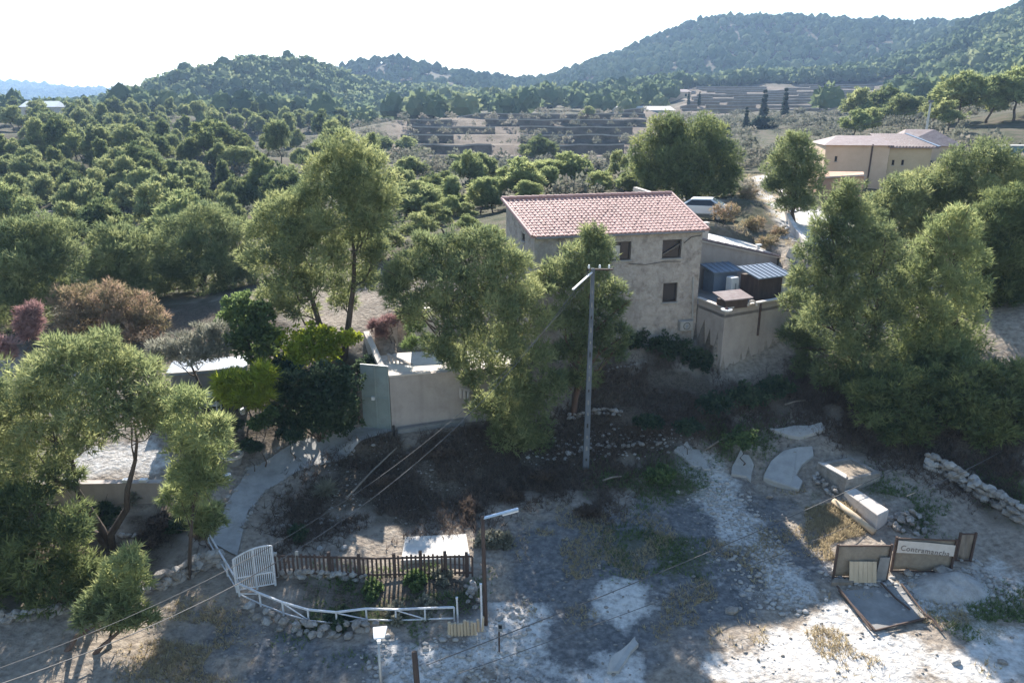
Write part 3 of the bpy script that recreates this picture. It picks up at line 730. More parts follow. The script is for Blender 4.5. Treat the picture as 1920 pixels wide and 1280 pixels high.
# roof: bedding sheet + rows of barrel tiles
ov = .22
def rp(s, t, lift=0.0):     # s along the eave 0..1, t eave->ridge 0..1
    e = A.lerp(B, s); r_ = D.lerp(C, s); p = e.lerp(r_, t); p.z = ZE + (ZR - ZE) * t + lift; return p
sl_len = (rp(.5, 1) - rp(.5, 0)).length; ev_len = (B - A).length
rf = MB(); ns, nt_ = 1, 1
e0, e1 = -ov / ev_len, 1 + ov / ev_len; t0 = -ov / sl_len
rf.hexa([rp(e0, t0, 0), rp(e1, t0, 0), rp(e1, 1.02, 0), rp(e0, 1.02, 0), rp(e0, t0, .07), rp(e1, t0, .07), rp(e1, 1.02, .07), rp(e0, 1.02, .07)])
roof = rf.build('roof', M['tile'], house)
def tile_field(name, rp_, ncol, nrow, s0, s1, tt0, tt1, rad, mat, parent, seed=3):
    rg = random.Random(seed); mb = MB(); tints = []
    for i in range(ncol):
        for j in range(nrow):
            sa = s0 + (s1 - s0) * (i + .5) / ncol; ta = tt0 + (tt1 - tt0) * j / nrow; tb = tt0 + (tt1 - tt0) * (j + 1.12) / nrow
            w0, w1 = rad * 1.08, rad * .88
            a = rp_(sa, ta); b = rp_(sa, min(tb, tt1 + .02)); x = (rp_(sa + .01, ta) - a).normalized(); up = x.cross((b - a).normalized()); up.normalize()
            if up.z < 0: up = -up
            jit = rg.uniform(-.018, .018); vs = []
            for p, w, l in ((a, w0, .058), (b, w1, .035)):
                for k in range(5):
                    an = math.pi * k / 4
                    vs.append(p + x * (math.cos(an) * w + jit) + up * (math.sin(an) * w * .6 + l + rg.uniform(0, .012)))
            o = [(k, k + 1, 6 + k, 5 + k) for k in range(4)] + [(4, 3, 2, 1, 0)]
            mb.add(vs, o); tints += [min(1, max(0, rg.gauss(.5, .2)))] * 10
    ob = stuff(mb.build(name, mat, parent)); a_ = ob.data.attributes.new('tint', 'FLOAT', 'POINT'); a_.data.foreach_set('value', tints)
    return ob
tile_field('roof_tile', rp, 40, 15, e0, e1, t0, 1.0, .098, M['roof_tiles'], house)
rg_ = MB()
for i in range(24):
    p, q = rp(e0 + (e1 - e0) * i / 24, 1.0, .13), rp(e0 + (e1 - e0) * (i + 1.08) / 24, 1.0, .12)
    rg_.tube([p, q], [.115, .095], 8)
rg_.build('ridge_cap', M['tile'], house)
for s_ in (e0, e1):
    vg = MB(); vg.tube([rp(s_, t0, .09), rp(s_, 1.0, .11)], .085, 8); vg.build('verge_tile', M['tile'], house)
gt = MB(); gt.tube([rp(.0, t0, -.02) + Vector((0, -.03, 0)), rp(1.0, t0, -.02) + Vector((0, -.03, 0))], .05, 6); gt.build('gutter', M['concrete'], house)
def wp(u, v, q=-.04):
    s, z = on_wall(u, v, A, B); return P0w + dw * s - nw * q + Vector((0, 0, z))
cb = MB(); cb.tube([wp(1178, 494), wp(1210, 496), wp(1246, 490), wp(1276, 490)], .014, 5); cb.tube([wp(1282, 455), wp(1296, 444), wp(1314, 441)], .018, 5); cb.build('wall_cable', M['black'], house)
dp = MB(); dp.tube([wp(1299, 520), wp(1297, 640)], .05, 6); dp.build('downpipe', M['pale_concrete'], house)
# air-conditioning unit on the wall
c0 = wp(1282, 608, -.2)
ac = thing('air_conditioner', 'boxy outdoor air-conditioning unit mounted low on the house wall', 'air conditioner', None, c0)
az = math.atan2(dw.y, dw.x)
ab = MB(); ab.box(c0, (.72, .30, .52), az); body = ab.build('casing', M['pale_concrete'], ac, bevel=.02)
fanc = c0 + nw * .155
fn = MB()
for k in range(16):
    a0, a1 = 2 * math.pi * k / 16, 2 * math.pi * (k + 1) / 16
    pts = [fanc + dw * (math.cos(a) * r_) + Vector((0, 0, math.sin(a) * r_)) + nw * o_ for a in (a0, a1) for r_, o_ in ((.20, 0), (.17, .01))]
    fn.add(pts, [(0, 1, 3, 2)])
fn.build('fan_ring', M['black'], ac)
for k in range(4):
    a = k * math.pi / 4; fb = MB(); fb.bar(fanc + dw * math.cos(a) * .17 + Vector((0, 0, math.sin(a) * .17)), fanc - dw * math.cos(a) * .17 - Vector((0, 0, math.sin(a) * .17)), .03, .012); fb.build('fan_grille', M['blue_metal'], ac)

# ------------------------------------------------------------------ low wing with mono-pitch roof
wing = thing('low_wing', 'single-storey wing with sloping pale roof joined to the tiled house', 'building', None, (HB.x, HB.y, 6.3))
E = ANX_E
Ez = E.z
back = Vector((-.17, 1.0, 0)) * 3.4
ww = MB(); Bs = WNG + Vector((dw.x, dw.y, 0)) * .03
Bz = at(1322, 441, Bs.y).z
wall_face(ww, Bs, E, 5.8, Bz - .05, (), z1b=Ez - .05); wall_face(ww, E, E + back, 5.8, Ez - .05, (), z1b=Ez + .25)
ww.build('wall', M['render_smooth'], wing)
def wr(s, t, l=0.0):
    p = Bs.lerp(E, s) + back * t; p.z = Bz + (Ez - Bz) * s + .25 * t + l; return p
wrf = MB(); wrf.hexa([wr(0, -.03, -.04), wr(1.05, -.03, -.04), wr(1.05, 1, -.04), wr(0, 1, -.04), wr(0, -.03, .05), wr(1.05, -.03, .05), wr(1.05, 1, .05), wr(0, 1, .05)])
wroof = wrf.build('roof', M['terrace_floor'], wing)
for k in range(13):
    tb = MB(); p, q = wr(k / 13, -.015, .085), wr((k + 1.1) / 13, -.015, .07); tb.tube([p, q], [.10, .085], 7); tb.build('edge_tile', M['tile_pale'], wing)
ch0 = wr(.28, .12, 0)
chm = MB(); chm.box(ch0 + Vector((0, 0, .45)), (.42, .42, .95), .2); chm.box(ch0 + Vector((0, 0, .97)), (.5, .5, .07), .2); chm.build('chimney', M['white_wall'], wing, bevel=.02)
vt = MB(); p = wr(.80, .02, .18); vt.tube([p, p + Vector((0, 0, .22))], .09, 8); vt.box(p + Vector((.02, 0, .27)), (.3, .24, .08), .3); vt.build('roof_vent', M['white_plastic'], wing)

# ------------------------------------------------------------------ terrace block in front of the wing
ter = thing('terrace_block', 'high rendered terrace block with a dark doorway, standing against the house corner', 'terrace', None, (TER1.x, TER1.y, 3.3))
tw = MB(); H0 = B + Vector((.03, -.05, 0))
so0, zo1 = on_wall(1324, 642, H0, TER1); so1, _ = on_wall(1339, 642, H0, TER1)
tP, td, tn = wall_face(tw, H0, TER1, 2.4, TER_Z, [(max(.2, so0), so1, 2.6, zo1)], .35)
wall_face(tw, TER1, TER2, 2.4, TER_Z)
wall_face(tw, TER2, E + Vector((.6, .1, 0)), 2.4, TER_Z)
tw.build('wall', M['render_smooth'], ter)
fl = MB(); fl.prism([flat(H0), flat(TER1), flat(TER2), flat(E + Vector((.6, .1, 0))), flat(Bs)], TER_Z - .5, TER_Z - .35); fl.build('floor', M['concrete'], ter)
dkb = MB(); dkb.add([tP + td * s + tn * -.36 + Vector((0, 0, z)) for s, z in ((max(.2, so0), 2.6), (so1, 2.6), (so1, zo1), (max(.2, so0), zo1))], [(0, 1, 2, 3)]); dkb.build('door', M['dark_wood'], ter)
for a, b in ((H0, TER1), (TER1, TER2)):
    cp_ = MB(); a_, b_ = Vector((a.x, a.y, TER_Z + .02)), Vector((b.x, b.y, TER_Z + .02)); cp_.bar(a_, b_, .24, .07); cp_.build('coping', M['white_wall'], ter)
def tp(u, v, z): return atz(u, v, z)
dpp = MB(); s_, _z = on_wall(1424, 580, TER1, TER2); e_ = (TER2 - TER1); e_.z = 0; e_.normalize(); q_ = Vector((TER1.x, TER1.y, 0)) + e_ * s_ + Vector((e_.y, -e_.x, 0)) * .06
dpp.tube([q_ + Vector((0, 0, TER_Z)), q_ + Vector((0, 0, TER_Z - 1.75))], .055, 7); dpp.build('downpipe', M['rust'], ter)
# small sheds and clutter on the terrace
FZ = TER_Z - .35
def shed(name, label, cu, cv, size, rz, wall_m, roof_m, roof_drop=.18, z=FZ, over=.18, cat='shed', rib=True):
    c = atz(cu, cv, z); t = thing(name, label, cat, 'sheds on the terrace', c)
    w, d, h = size; mb = MB(); mb.box(c + Vector((0, 0, h / 2 - .1)), (w, d, h - .2), rz); mb.build('wall', wall_m, t)
    M_ = Matrix.Translation(c + Vector((0, 0, h))) @ Matrix.Rotation(rz, 4, 'Z')
    rm = MB(); a, b = w / 2 + over, d / 2 + over
    rm.hexa([M_ @ Vector(q) for q in ((-a, -b, -.06 - roof_drop), (a, -b, -.06 - roof_drop), (a, b, -.06 + roof_drop), (-a, b, -.06 + roof_drop), (-a, -b, -roof_drop), (a, -b, -roof_drop), (a, b, roof_drop), (-a, b, roof_drop))])
    rr = rm.build('roof', roof_m, t)
    if rib:
        n_ = max(4, int(w / .28))
        for i in range(n_ + 1):
            x = -a + 2 * a * i / n_; rb = MB(); rb.bar(M_ @ Vector((x, -b, .02 - roof_drop)), M_ @ Vector((x, b, .02 + roof_drop)), .05, .035); rb.build('rib', roof_m, rr)
    return t
shed('garden_shed', 'brown timber shed with blue-grey corrugated roof on the terrace', 1428, 556, (2.0, 1.3, 1.45), .45, M['dark_wood'], M['blue_metal'])
shed('lean_to', 'low dark lean-to with a blue-grey sheet roof against the wing wall', 1348, 545, (1.5, 1.0, 1.35), .35, M['blue_metal'], M['blue_metal'], .12)
shed('dog_kennel', 'small kennel with a pale greenish sheet roof on the terrace corner', 1372, 575, (1.35, .7, .62), .38, M['dark_wood'], M['tile_pale'], .1, z=TER_Z - .05, rib=False, cat='kennel')
c = atz(1371, 556, FZ); fr_ = thing('refrigerator', 'old pale refrigerator standing between the two sheds', 'refrigerator', None, c)
k = MB(); k.box(c + Vector((0, 0, .55)), (.5, .5, 1.1), .4); k.build('cabinet', M['white_plastic'], fr_, bevel=.03)
k = MB(); k.box(c + Vector((.1, -.28, .55)), (.03, .03, .5), .4); k.build('handle', M['grey_metal'], fr_)
c = atz(1362, 584, TER_Z + .03); pt_ = thing('planter_bowl', 'white bowl planter on the terrace corner coping', 'planter', None, c)
k = MB(); k.tube([c, c + Vector((0, 0, .05)), c + Vector((0, 0, .12))], [.16, .26, .28], 12); k.build('bowl', M['white_plastic'], pt_)
k = MB(); k.tube([c + Vector((0, 0, .1)), c + Vector((0, 0, .22))], [.12, .03], 8); k.build('plant', M['pine_pink'], pt_)
c = atz(1410, 573, TER_Z + .03); k = MB()
for i in range(10):
    a0, a1 = math.pi * i / 10, math.pi * (i + 1) / 10
    k.bar(c + Vector((math.cos(a0) * .22, 0, math.sin(a0) * .24)), c + Vector((math.cos(a1) * .22, 0, math.sin(a1) * .24)), .1, .09)
tag(k.build('stone_arch', M['white_wall']), 'small white arch ornament on the terrace coping beside the kennel', 'ornament')
c = atz(1467, 555, FZ); bl = thing('masonry_pier', 'white-topped masonry pier at the far end of the terrace wall', 'pier', None, c)
k = MB(); k.box(c + Vector((0, 0, .5)), (.85, .5, 1.3), .52); k.build('shaft', M['white_wall'], bl); k = MB(); k.box(c + Vector((0, 0, 1.19)), (1.2, .62, .08), .52); k.build('cap', M['pale_concrete'], bl)
c = at(1495, 510, 42.0); sr = thing('tiled_lean_to', 'low red and blue patched lean-to roof beyond the terrace sheds', 'shed', None, (c.x, c.y, c.z - 1.2))
k = MB(); k.box(c + Vector((0, .1, -.7)), (1.9, 1.2, 1.2), .3); k.build('wall', M['dark_wood'], sr)
for i in range(6):
    k = MB(); k.box(c + Vector((-.95 + i * .36, .1 * i, .0 - i * .05)), (.34, 1.5, .06), .3, .22); k.build('roof_sheet', M['tile'] if i in (1, 2, 4) else M['blue_metal'], sr)

# ------------------------------------------------------------------ garden terrace wall with the grey-green door
tdv = Vector((TW1.x - TW0.x, TW1.y - TW0.y, 0)); tdl = tdv.length; tdv.normalize(); tnv = Vector((-tdv.y, tdv.x, 0))
gw = thing('garden_terrace', 'pale garden terrace with a high retaining wall at the head of the path', 'terrace', None, (TW0.x, TW0.y, 2.0))
q0 = Vector((TW0.x, TW0.y, 0)); q1 = q0 + tdv * (tdl + 1.2)
def pl(s, q): p = q0 + tdv * s + tnv * q; return (p.x, p.y)
k = MB(); k.prism([pl(0, 0), pl(tdl + 1.2, 0), pl(tdl + 1.2, .32), pl(0, .32)], 1.2, TZ + .02); k.build('wall', M['render_smooth'], gw)
k = MB(); k.prism([pl(.02, .322), pl(tdl + 1.2, .322), pl(tdl + 1.2, 3.2), pl(-.5, 3.6)], TZ - .3, TZ - .01); k.build('floor', M['terrace_floor'], gw)
k = MB(); k.prism([pl(-.02, -.03), pl(1.9, -.03), pl(1.9, .34), pl(-.02, .34)], TZ + .02, TZ + .10); k.build('coping', M['white_wall'], gw)
k = MB(); k.prism([pl(-.28, .35), pl(-.02, .35), pl(-.5, 4.4), pl(-.8, 4.4)], 1.5, [TZ + .1, TZ + .1, TZ + 1.0, TZ + 1.0]); k.build('side_wall', M['white_wall'], gw)
# upper white wall behind, with the reddish creeper roof
k = MB(); p = at(725, 640, 35.8); k.box((p.x, p.y, 5.0), (1.1, .3, 2.0), .2); k.build('upper_wall', M['render_smooth'], gw)
k = MB(); p = at(800, 640, 36.2); k.box((p.x, p.y, 5.3), (1.5, .3, 2.6), .2); k.build('upper_wall', M['white_wall'], gw)
rgx = random.Random(9)
for i in range(22):       # balusters of the stair rail climbing the terrace
    t_ = i / 21; a = at(728 + 150 * t_, 668 + 66 * t_, 33.6 - 1.6 * t_)
    k = MB(); k.tube([a + Vector((0, 0, -.5)), a + Vector((0, 0, -.25)), a], [.05, .08, .045], 6)
    if i % 1 == 0: k.build('baluster', M['white_wall'], gw)
k = MB(); a, b = at(726, 664, 33.6), at(882, 733, 32.0); k.bar(a, b, .16, .09); k.build('handrail', M['render_smooth'], gw)
# door
d0 = Vector((TW0.x, TW0.y, 0)) - tdv * .05; d1 = atz(684, 803, 1.95); d1.z = 0
gd = thing('steel_door', 'tall grey-green steel door beside the garden terrace wall', 'door', None, (d1.x, d1.y, 1.95))
ztop = at(684, 682, d1.y).z
dd = (d0 - d1); ddl = dd.length; dd.normalize(); dn = Vector((dd.y, -dd.x, 0))
k = MB(); k.prism([flat(d1), flat(d0), flat(d0 - dn * .06), flat(d1 - dn * .06)], 1.95, ztop - .05); leaf_ = k.build('leaf', M['green_door'], gd)
for t_ in (.0, .5, 1.0):
    k = MB(); p = d1.lerp(d0, t_) + dn * .012; k.bar(p + Vector((0, 0, 1.97)), p + Vector((0, 0, ztop)), .06, .05); k.build('frame_bar', M['green_door'], gd)
for z in (1.99, ztop - .02, (1.95 + ztop) / 2):
    k = MB(); k.bar(d1 + dn * .014 + Vector((0, 0, z)), d0 + dn * .014 + Vector((0, 0, z)), .05, .06); k.build('frame_bar', M['green_door'], gd)
k = MB(); p = d1.lerp(d0, .42) + dn * .08; k.box(p + Vector((0, 0, 3.55)), (.14, .1, .16), math.atan2(dd.y, dd.x)); k.build('lock_plate', M['white_plastic'], gd)
for u_, lab in ((672, 'thin rusty post on the outer side of the grey-green door'),):
    p = atz(u_, 800, 1.95); k = MB(); k.tube([p + Vector((0, 0, -.2)), p + Vector((.05, 0, 2.7))], .05, 6); tag(k.build('door_post', M['rust']), lab, 'post')
p = atz(739, 822, 1.85); k = MB(); k.tube([p + Vector((0, 0, -.2)), p + Vector((0, 0, .65))], .06, 7); tag(k.build('bollard', M['black']), 'short dark post at the foot of the garden terrace wall', 'post')
k = MB(); a, b = atz(745, 810, 2.0), atz(870, 790, 2.1); k.bar(a + Vector((0, 0, .02)), b + Vector((0, 0, .02)), .3, .3); tag(k.build('wall_footing', M['concrete']), 'concrete footing strip along the garden terrace wall', 'footing')

# ================================================================== PATH, WALLS AND STONES
def drop(p, dz=0.0): return Vector((p.x, p.y, gz(p.x, p.y) + dz))
def G(u, v, dz=0.0): return drop(on_ground(u, v), dz)
STONES = []
for i in range(6):
    bm = bmesh.new(); bmesh.ops.create_icosphere(bm, subdivisions=1, radius=.5); rs = random.Random(40 + i)
    for v in bm.verts: v.co *= rs.uniform(.72, 1.15); v.co.z *= .72
    me = bpy.data.meshes.new('stone'); bm.to_mesh(me); bm.free()
    me.materials.append(M['stone'] if i % 3 else M['white_stone']); STONES.append(me)
rst = random.Random(77)
def stone(parent, p, s, name='stone'):
    o = bpy.data.objects.new(name, rst.choice(STONES)); COL.objects.link(o)
    o.location = p; o.scale = (s * rst.uniform(.8, 1.4), s * rst.uniform(.7, 1.1), s * rst.uniform(.7, 1.0)); o.rotation_euler = (rst.uniform(-.3, .3), rst.uniform(-.3, .3), rst.uniform(0, 6.28))
    if parent is not None: o.parent = parent; o.matrix_parent_inverse = Matrix.Translation(-Vector(parent.location))
    return o
def along(pts, t):
    L_ = [0]
    for a, b in zip(pts, pts[1:]): L_.append(L_[-1] + (b - a).length)
    d = t * L_[-1]
    for i in range(len(pts) - 1):
        if d <= L_[i + 1] + 1e-9:
            k = (d - L_[i]) / max(1e-9, L_[i + 1] - L_[i]); return pts[i].lerp(pts[i + 1], k)
    return pts[-1].copy()
def stone_row(name, label, px, n, size, courses=1, h=.22, cat='stone wall', group='dry stone walls and edgings', jit=.08):
    pts = [G(u, v) for u, v in px]; t = thing(name, label, cat, group, pts[0])
    for c in range(courses):
        for i in range(n):
            p = drop(along(pts, (i + rst.uniform(.2, .8)) / n)); p += Vector((rst.uniform(-jit, jit), rst.uniform(-jit, jit) + c * .04, c * h + size * .1))
            stone(t, p, size * rst.uniform(.7, 1.3))
    return t
# concrete path climbing to the steel door
ledge = [G(u, v) for u, v in ((398, 1020), (412, 985), (432, 935), (470, 884), (520, 852), (575, 832), (640, 815), (690, 803))]
redge = [G(u, v) for u, v in ((446, 1050), (455, 1000), (466, 962), (500, 925), (550, 893), (605, 870), (665, 840), (738, 812))]
pv, pf_ = [], []
NP = 60
for i in range(NP + 1):
    a, b = along(ledge, i / NP), along(redge, i / NP)
    for j in range(7):
        p = a.lerp(b, j / 6); pv.append((p.x, p.y, gz(p.x, p.y) + .05))
for i in range(NP):
    for j in range(6):
        k = i * 7 + j; pf_.append((k, k + 1, k + 8, k + 7))
pth = fast_mesh('path', pv, np.array(pf_), smooth=True); struct(link('path', pth, M['path_concrete']))
stone_row('stone_edging', 'row of small stones along the garden side of the concrete path', ((402, 1012), (430, 935), (470, 882), (520, 850), (575, 830), (685, 802)), 42, .22)
stone_row('stone_edging', 'row of small stones along the slope side of the concrete path', ((452, 1000), (468, 962), (500, 926), (550, 894), (605, 871), (665, 842)), 34, .22)
stone_row('retaining_wall', 'rough stone face below the white railing', ((470, 1150), (540, 1180), (620, 1192), (700, 1188)), 20, .36, 2, .2, jit=.16)
stone_row('stone_edging', 'line of pale stones under the brown picket fence', ((530, 1082), (600, 1088), (660, 1092), (690, 1096)), 16, .34, 2, .16)
stone_row('dry_stone_wall', 'tumbled stone wall below the small ball-crowned sapling', ((300, 1110), (340, 1090), (380, 1065), (415, 1060)), 14, .42, 3, .2)
stone_row('dry_stone_wall', 'long sunlit stone line at the lower corner among bare stems', ((0, 1165), (120, 1150), (250, 1125), (330, 1100)), 26, .34, 2, .16)
stone_row('dry_stone_wall', 'mossy stone wall sloping down the far side of the gates', ((1740, 880), (1800, 912), (1860, 950), (1925, 985)), 24, .46, 3, .24)
stone_row('stone_edging', 'stone row beside the pinkish stone trough', ((1588, 925), (1625, 950), (1672, 985)), 18, .26, 2, .14)
stone_row('stone_edging', 'scattered pale stones across the slope beside the concrete pole', ((1040, 855), (1110, 845), (1180, 835), (1240, 832)), 22, .26, jit=.25)
stone_row('stone_edging', 'upper line of pale stones on the slope behind the concrete pole', ((1065, 785), (1120, 778), (1165, 780)), 14, .28, 2, .15)
stone_row('stone_edging', 'broken stone kerb just below the house wall', ((1135, 700), (1170, 690), (1215, 684)), 14, .22)
stone_row('stone_edging', 'faint line of stones on the dark slope behind the picket fence', ((500, 995), (560, 985), (640, 975)), 14, .24, jit=.2)
stone_row('stone_edging', 'stones edging the bed around the tall round pine', ((60, 1000), (120, 990), (200, 1005), (260, 1010)), 18, .3, jit=.25)
# stone pile
pile = thing('stone_pile', 'heap of grey stones behind the banner panel', 'stone pile', None, G(1705, 990))
c = G(1705, 985)
for i in range(34):
    a = rst.uniform(0, 6.28); r_ = rst.uniform(0, 1) ** .6; p = drop(c + Vector((math.cos(a) * r_ * .75, math.sin(a) * r_ * .6, 0))); stone(pile, p + Vector((0, 0, (1 - r_) * .65)), rst.uniform(.22, .38))
pile = thing('stone_pile', 'little cairn of pinkish stones beside the tall white post', 'stone pile', None, G(885, 1115))
c = G(885, 1118)
for i in range(20):
    a = rst.uniform(0, 6.28); r_ = rst.uniform(0, 1) ** .6; p = drop(c + Vector((math.cos(a) * r_ * .4, math.sin(a) * r_ * .7, 0))); stone(pile, p + Vector((0, 0, (1 - r_) * .45)), rst.uniform(.18, .3))
# loose rocks one can point at
for u, v, s, lab in ((1442, 934, .5, 'square pale block beside the fan-shaped slab'), (1702, 1078, .5, 'bright white rock under the banner panel'), (1762, 1080, .75, 'large bright white rock by the end of the banner panel'), (1706, 1100, .42, 'white rock in front of the banner panel'), (1197, 792, .32, 'pale angular rock on the slope beside the pole'), (1270, 930, .28, 'white stone in the green patch'), (1792, 1248, .34, 'brown clod on the white road'), (1878, 1248, .34, 'white rock on the sunlit road'), (855, 790, .3, 'white stone at the far foot of the terrace wall'), (700, 838, .26, 'white stone beside the short dark post'), (645, 1035, .36, 'pale rock behind the picket fence'), (600, 1030, .3, 'smaller pale rock behind the picket fence'), (1372, 1150, .4, 'long pale stone lying in the shaded yard'), (1300, 1085, .22, 'small pale stone in the shaded yard')):
    p = G(u, v); o = stone(None, p + Vector((0, 0, s * .15)), s, 'rock'); tag(o, lab, 'rock', 'loose rocks')
# rubble (uncountable)
def scatter(name, label, polys, n, smin, smax, mat, seed, cat='rubble'):
    rng = np.random.default_rng(seed); ico = np.array([v.co[:] for v in STONES[0].vertices]); fc = np.array([p.vertices[:] for p in STONES[0].polygons])
    bm = bmesh.new(); bmesh.ops.create_icosphere(bm, subdivisions=1, radius=.5); bm.free()
    # plain 12-vertex stones
    t = (1 + 5 ** .5) / 2
    iv = norm(np.array([(-1, t, 0), (1, t, 0), (-1, -t, 0), (1, -t, 0), (0, -1, t), (0, 1, t), (0, -1, -t), (0, 1, -t), (t, 0, -1), (t, 0, 1), (-t, 0, -1), (-t, 0, 1)], float))
    fi = np.array([(0, 11, 5), (0, 5, 1), (0, 1, 7), (0, 7, 10), (0, 10, 11), (1, 5, 9), (5, 11, 4), (11, 10, 2), (10, 7, 6), (7, 1, 8), (3, 9, 4), (3, 4, 2), (3, 2, 6), (3, 6, 8), (3, 8, 9), (4, 9, 5), (2, 4, 11), (6, 2, 10), (8, 6, 7), (9, 8, 1)])
    Xs, Ys = [], []
    for poly, share in polys:
        P = np.array(poly); lo, hi = P.min(0) - .6, P.max(0) + .6; m = int(n * share * 4)
        x, y = rng.uniform(lo[0], hi[0], m), rng.uniform(lo[1], hi[1], m); k = poly_sd(x, y, poly) < rng.normal(0, .35, m)
        Xs.append(x[k][: int(n * share)]); Ys.append(y[k][: int(n * share)])
    X, Y = np.concatenate(Xs), np.concatenate(Ys); Z = ground_z(X, Y); N_ = len(X)
    S_ = smin + (smax - smin) * rng.random(N_) ** 3
    B_ = iv[None] * rng.uniform(.7, 1.2, (N_, 12, 1)) * .5 * np.stack([rng.uniform(.8, 1.4, N_), rng.uniform(.7, 1.2, N_), rng.uniform(.4, .8, N_)], -1)[:, None]
    V = B_ * S_[:, None, None] + np.stack([X, Y, Z + S_ * .1], -1)[:, None]
    F = (fi[None] + (np.arange(N_) * 12)[:, None, None]).reshape(-1, 3)
    o = stuff(link(name, fast_mesh(name, V.reshape(-1, 3), F), mat)); o['label'] = label; o['category'] = cat; return o
scatter('rubble', 'pale limestone rubble running down from the slope through the yard', [
    (gpoly((1285, 838), (1320, 850), (1350, 900), (1400, 930), (1440, 1010), (1530, 1120), (1500, 1160), (1420, 1140), (1370, 1040), (1320, 960), (1310, 900)), .4),
    (gpoly((1550, 1080), (1700, 1085), (1860, 1070), (1900, 1120), (1760, 1150), (1640, 1115)), .25), (gpoly((950, 1140), (1000, 1150), (1000, 1300), (700, 1300), (690, 1225), (860, 1200)), .25), (gpoly((1000, 830), (1260, 820), (1250, 850), (1000, 870)), .1)], 3200, .04, .24, M['white_stone'], 5)
scatter('gravel', 'small stones and clods strewn over the bare earth', [
    (gpoly((900, 1000), (1280, 900), (1560, 960), (1640, 1180), (1300, 1290), (940, 1290)), .45), (gpoly((600, 860), (930, 830), (930, 1000), (600, 1030)), .25), (gpoly((230, 1290), (340, 1140), (480, 1160), (640, 1290)), .15), (gpoly((1480, 1160), (1900, 1160), (1900, 1280), (1350, 1280)), .04)], 2200, .03, .15, M['stone'], 6, 'gravel')

# ================================================================== WHITE GATE AND RAILINGS
g0, g1 = G(446, 1116), G(517, 1097)
gate = thing('iron_gate', 'white arched iron gate standing open at the foot of the path', 'gate', None, g0)
HL_, HR_ = 1.2, 1.38
gdv = g1 - g0; gdv.z = 0; gl = gdv.length; gdv.normalize()
def gh(t): return HL_ + (HR_ - HL_) * t + .28 * math.sin(math.pi * min(1, t * .62 + .12)) * (1 if t < .98 else .9)
for t_, w in ((0, .07), (.52, .05), (1, .06)):
    k = MB(); p = g0.lerp(g1, t_); k.bar(p + Vector((0, 0, -.1)), p + Vector((0, 0, gh(t_))), w); k.build('post', M['white_metal'], gate)
for i in range(1, 19):
    t_ = i / 19
    if abs(t_ - .52) < .02: continue
    k = MB(); p = g0.lerp(g1, t_); k.bar(p + Vector((0, 0, .06)), p + Vector((0, 0, gh(t_))), .026); k.build('bar', M['white_metal'], gate)
k = MB()
for i in range(14):
    a, b = i / 14, (i + 1) / 14; k.bar(g0.lerp(g1, a) + Vector((0, 0, gh(a))), g0.lerp(g1, b) + Vector((0, 0, gh(b))), .04)
k.build('arched_rail', M['white_metal'], gate)
for z in (.08, .55):
    k = MB(); k.bar(g0 + Vector((0, 0, z)), g1 + Vector((0, 0, z)), .035); k.build('rail', M['white_metal'], gate)

def railing(name, label, px, h, n_posts, mat, brace=True, mid=True, w=.05):
    pts = [G(u, v) for u, v in px]; t = thing(name, label, 'railing', 'white railings', pts[0])
    P = [drop(along(pts, i / (n_posts - 1))) for i in range(n_posts)]
    up = Vector((0, 0, h))
    for i, p in enumerate(P):
        k = MB(); k.bar(p + Vector((0, 0, -.1)), p + up, w); k.build('post', mat, t)
    for a, b in zip(P, P[1:]):
        k = MB(); k.bar(a + up, b + up, w * 1.1); k.build('top_rail', mat, t)
        if mid: k = MB(); k.bar(a + up * .18, b + up * .18, w * .7); k.build('bottom_rail', mat, t)
        if brace: k = MB(); k.bar(a + up * (.2 if rst.random() < .5 else .95), b + up * (.95 if rst.random() < .5 else .2), w * .6); k.build('brace', mat, t)
    return t
railing('garden_railing', 'curved white railing around the front of the sunken garden', ((450, 1122), (500, 1148), (560, 1166), (630, 1174), (700, 1172), (780, 1168), (852, 1164)), .52, 9, M['white_metal'])
railing('path_railing', 'straight white handrail climbing beside the gate', ((392, 1022), (420, 1070), (446, 1116)), .55, 4, M['white_metal'], brace=False)
# brown picket fence
f0, f1 = G(520, 1086), G(886, 1084)
pf = thing('picket_fence', 'brown wooden picket fence in front of the sunlit slab', 'fence', None, f0)
fd = (f1 - f0); fl_ = fd.length
for i in range(46):
    t_ = i / 45; p = drop(f0.lerp(f1, t_)); hh = .82 + .03 * math.sin(i * 2.3)
    k = MB(); k.box(p + Vector((0, 0, hh / 2 + .05)), (.07, .025, hh), math.atan2(fd.y, fd.x)); k.build('picket', M['red_wood'], pf)
for t_ in (0, .11, .27, .42, .6, .735, .86, .97):
    p = drop(f0.lerp(f1, t_)) + Vector((0, .05, 0)); k = MB(); k.box(p + Vector((0, 0, .48)), (.11, .09, 1.0), math.atan2(fd.y, fd.x)); k.build('post', M['dark_wood'] if t_ > .2 else M['pale_concrete'], pf)
for z in (.2, .86):
    for a, b in ((0, .5), (.5, 1)):
        p, q = drop(f0.lerp(f1, a)), drop(f0.lerp(f1, b)); k = MB(); k.bar(p + Vector((0, .03, z)), q + Vector((0, .03, z)), .035, .07); k.build('rail', M['red_wood'], pf)
# sunlit slab behind it
sl = [G(u, v) for u, v in ((752, 1060), (882, 1058), (874, 1004), (760, 1010))]
zt_ = max(p.z for p in sl) + .06
k = MB(); k.prism([flat(p) for p in sl], zt_ - .5, zt_); tag(k.build('concrete_slab', M['terrace_floor'], bevel=.02), 'pale sunlit concrete slab behind the picket fence', 'slab')
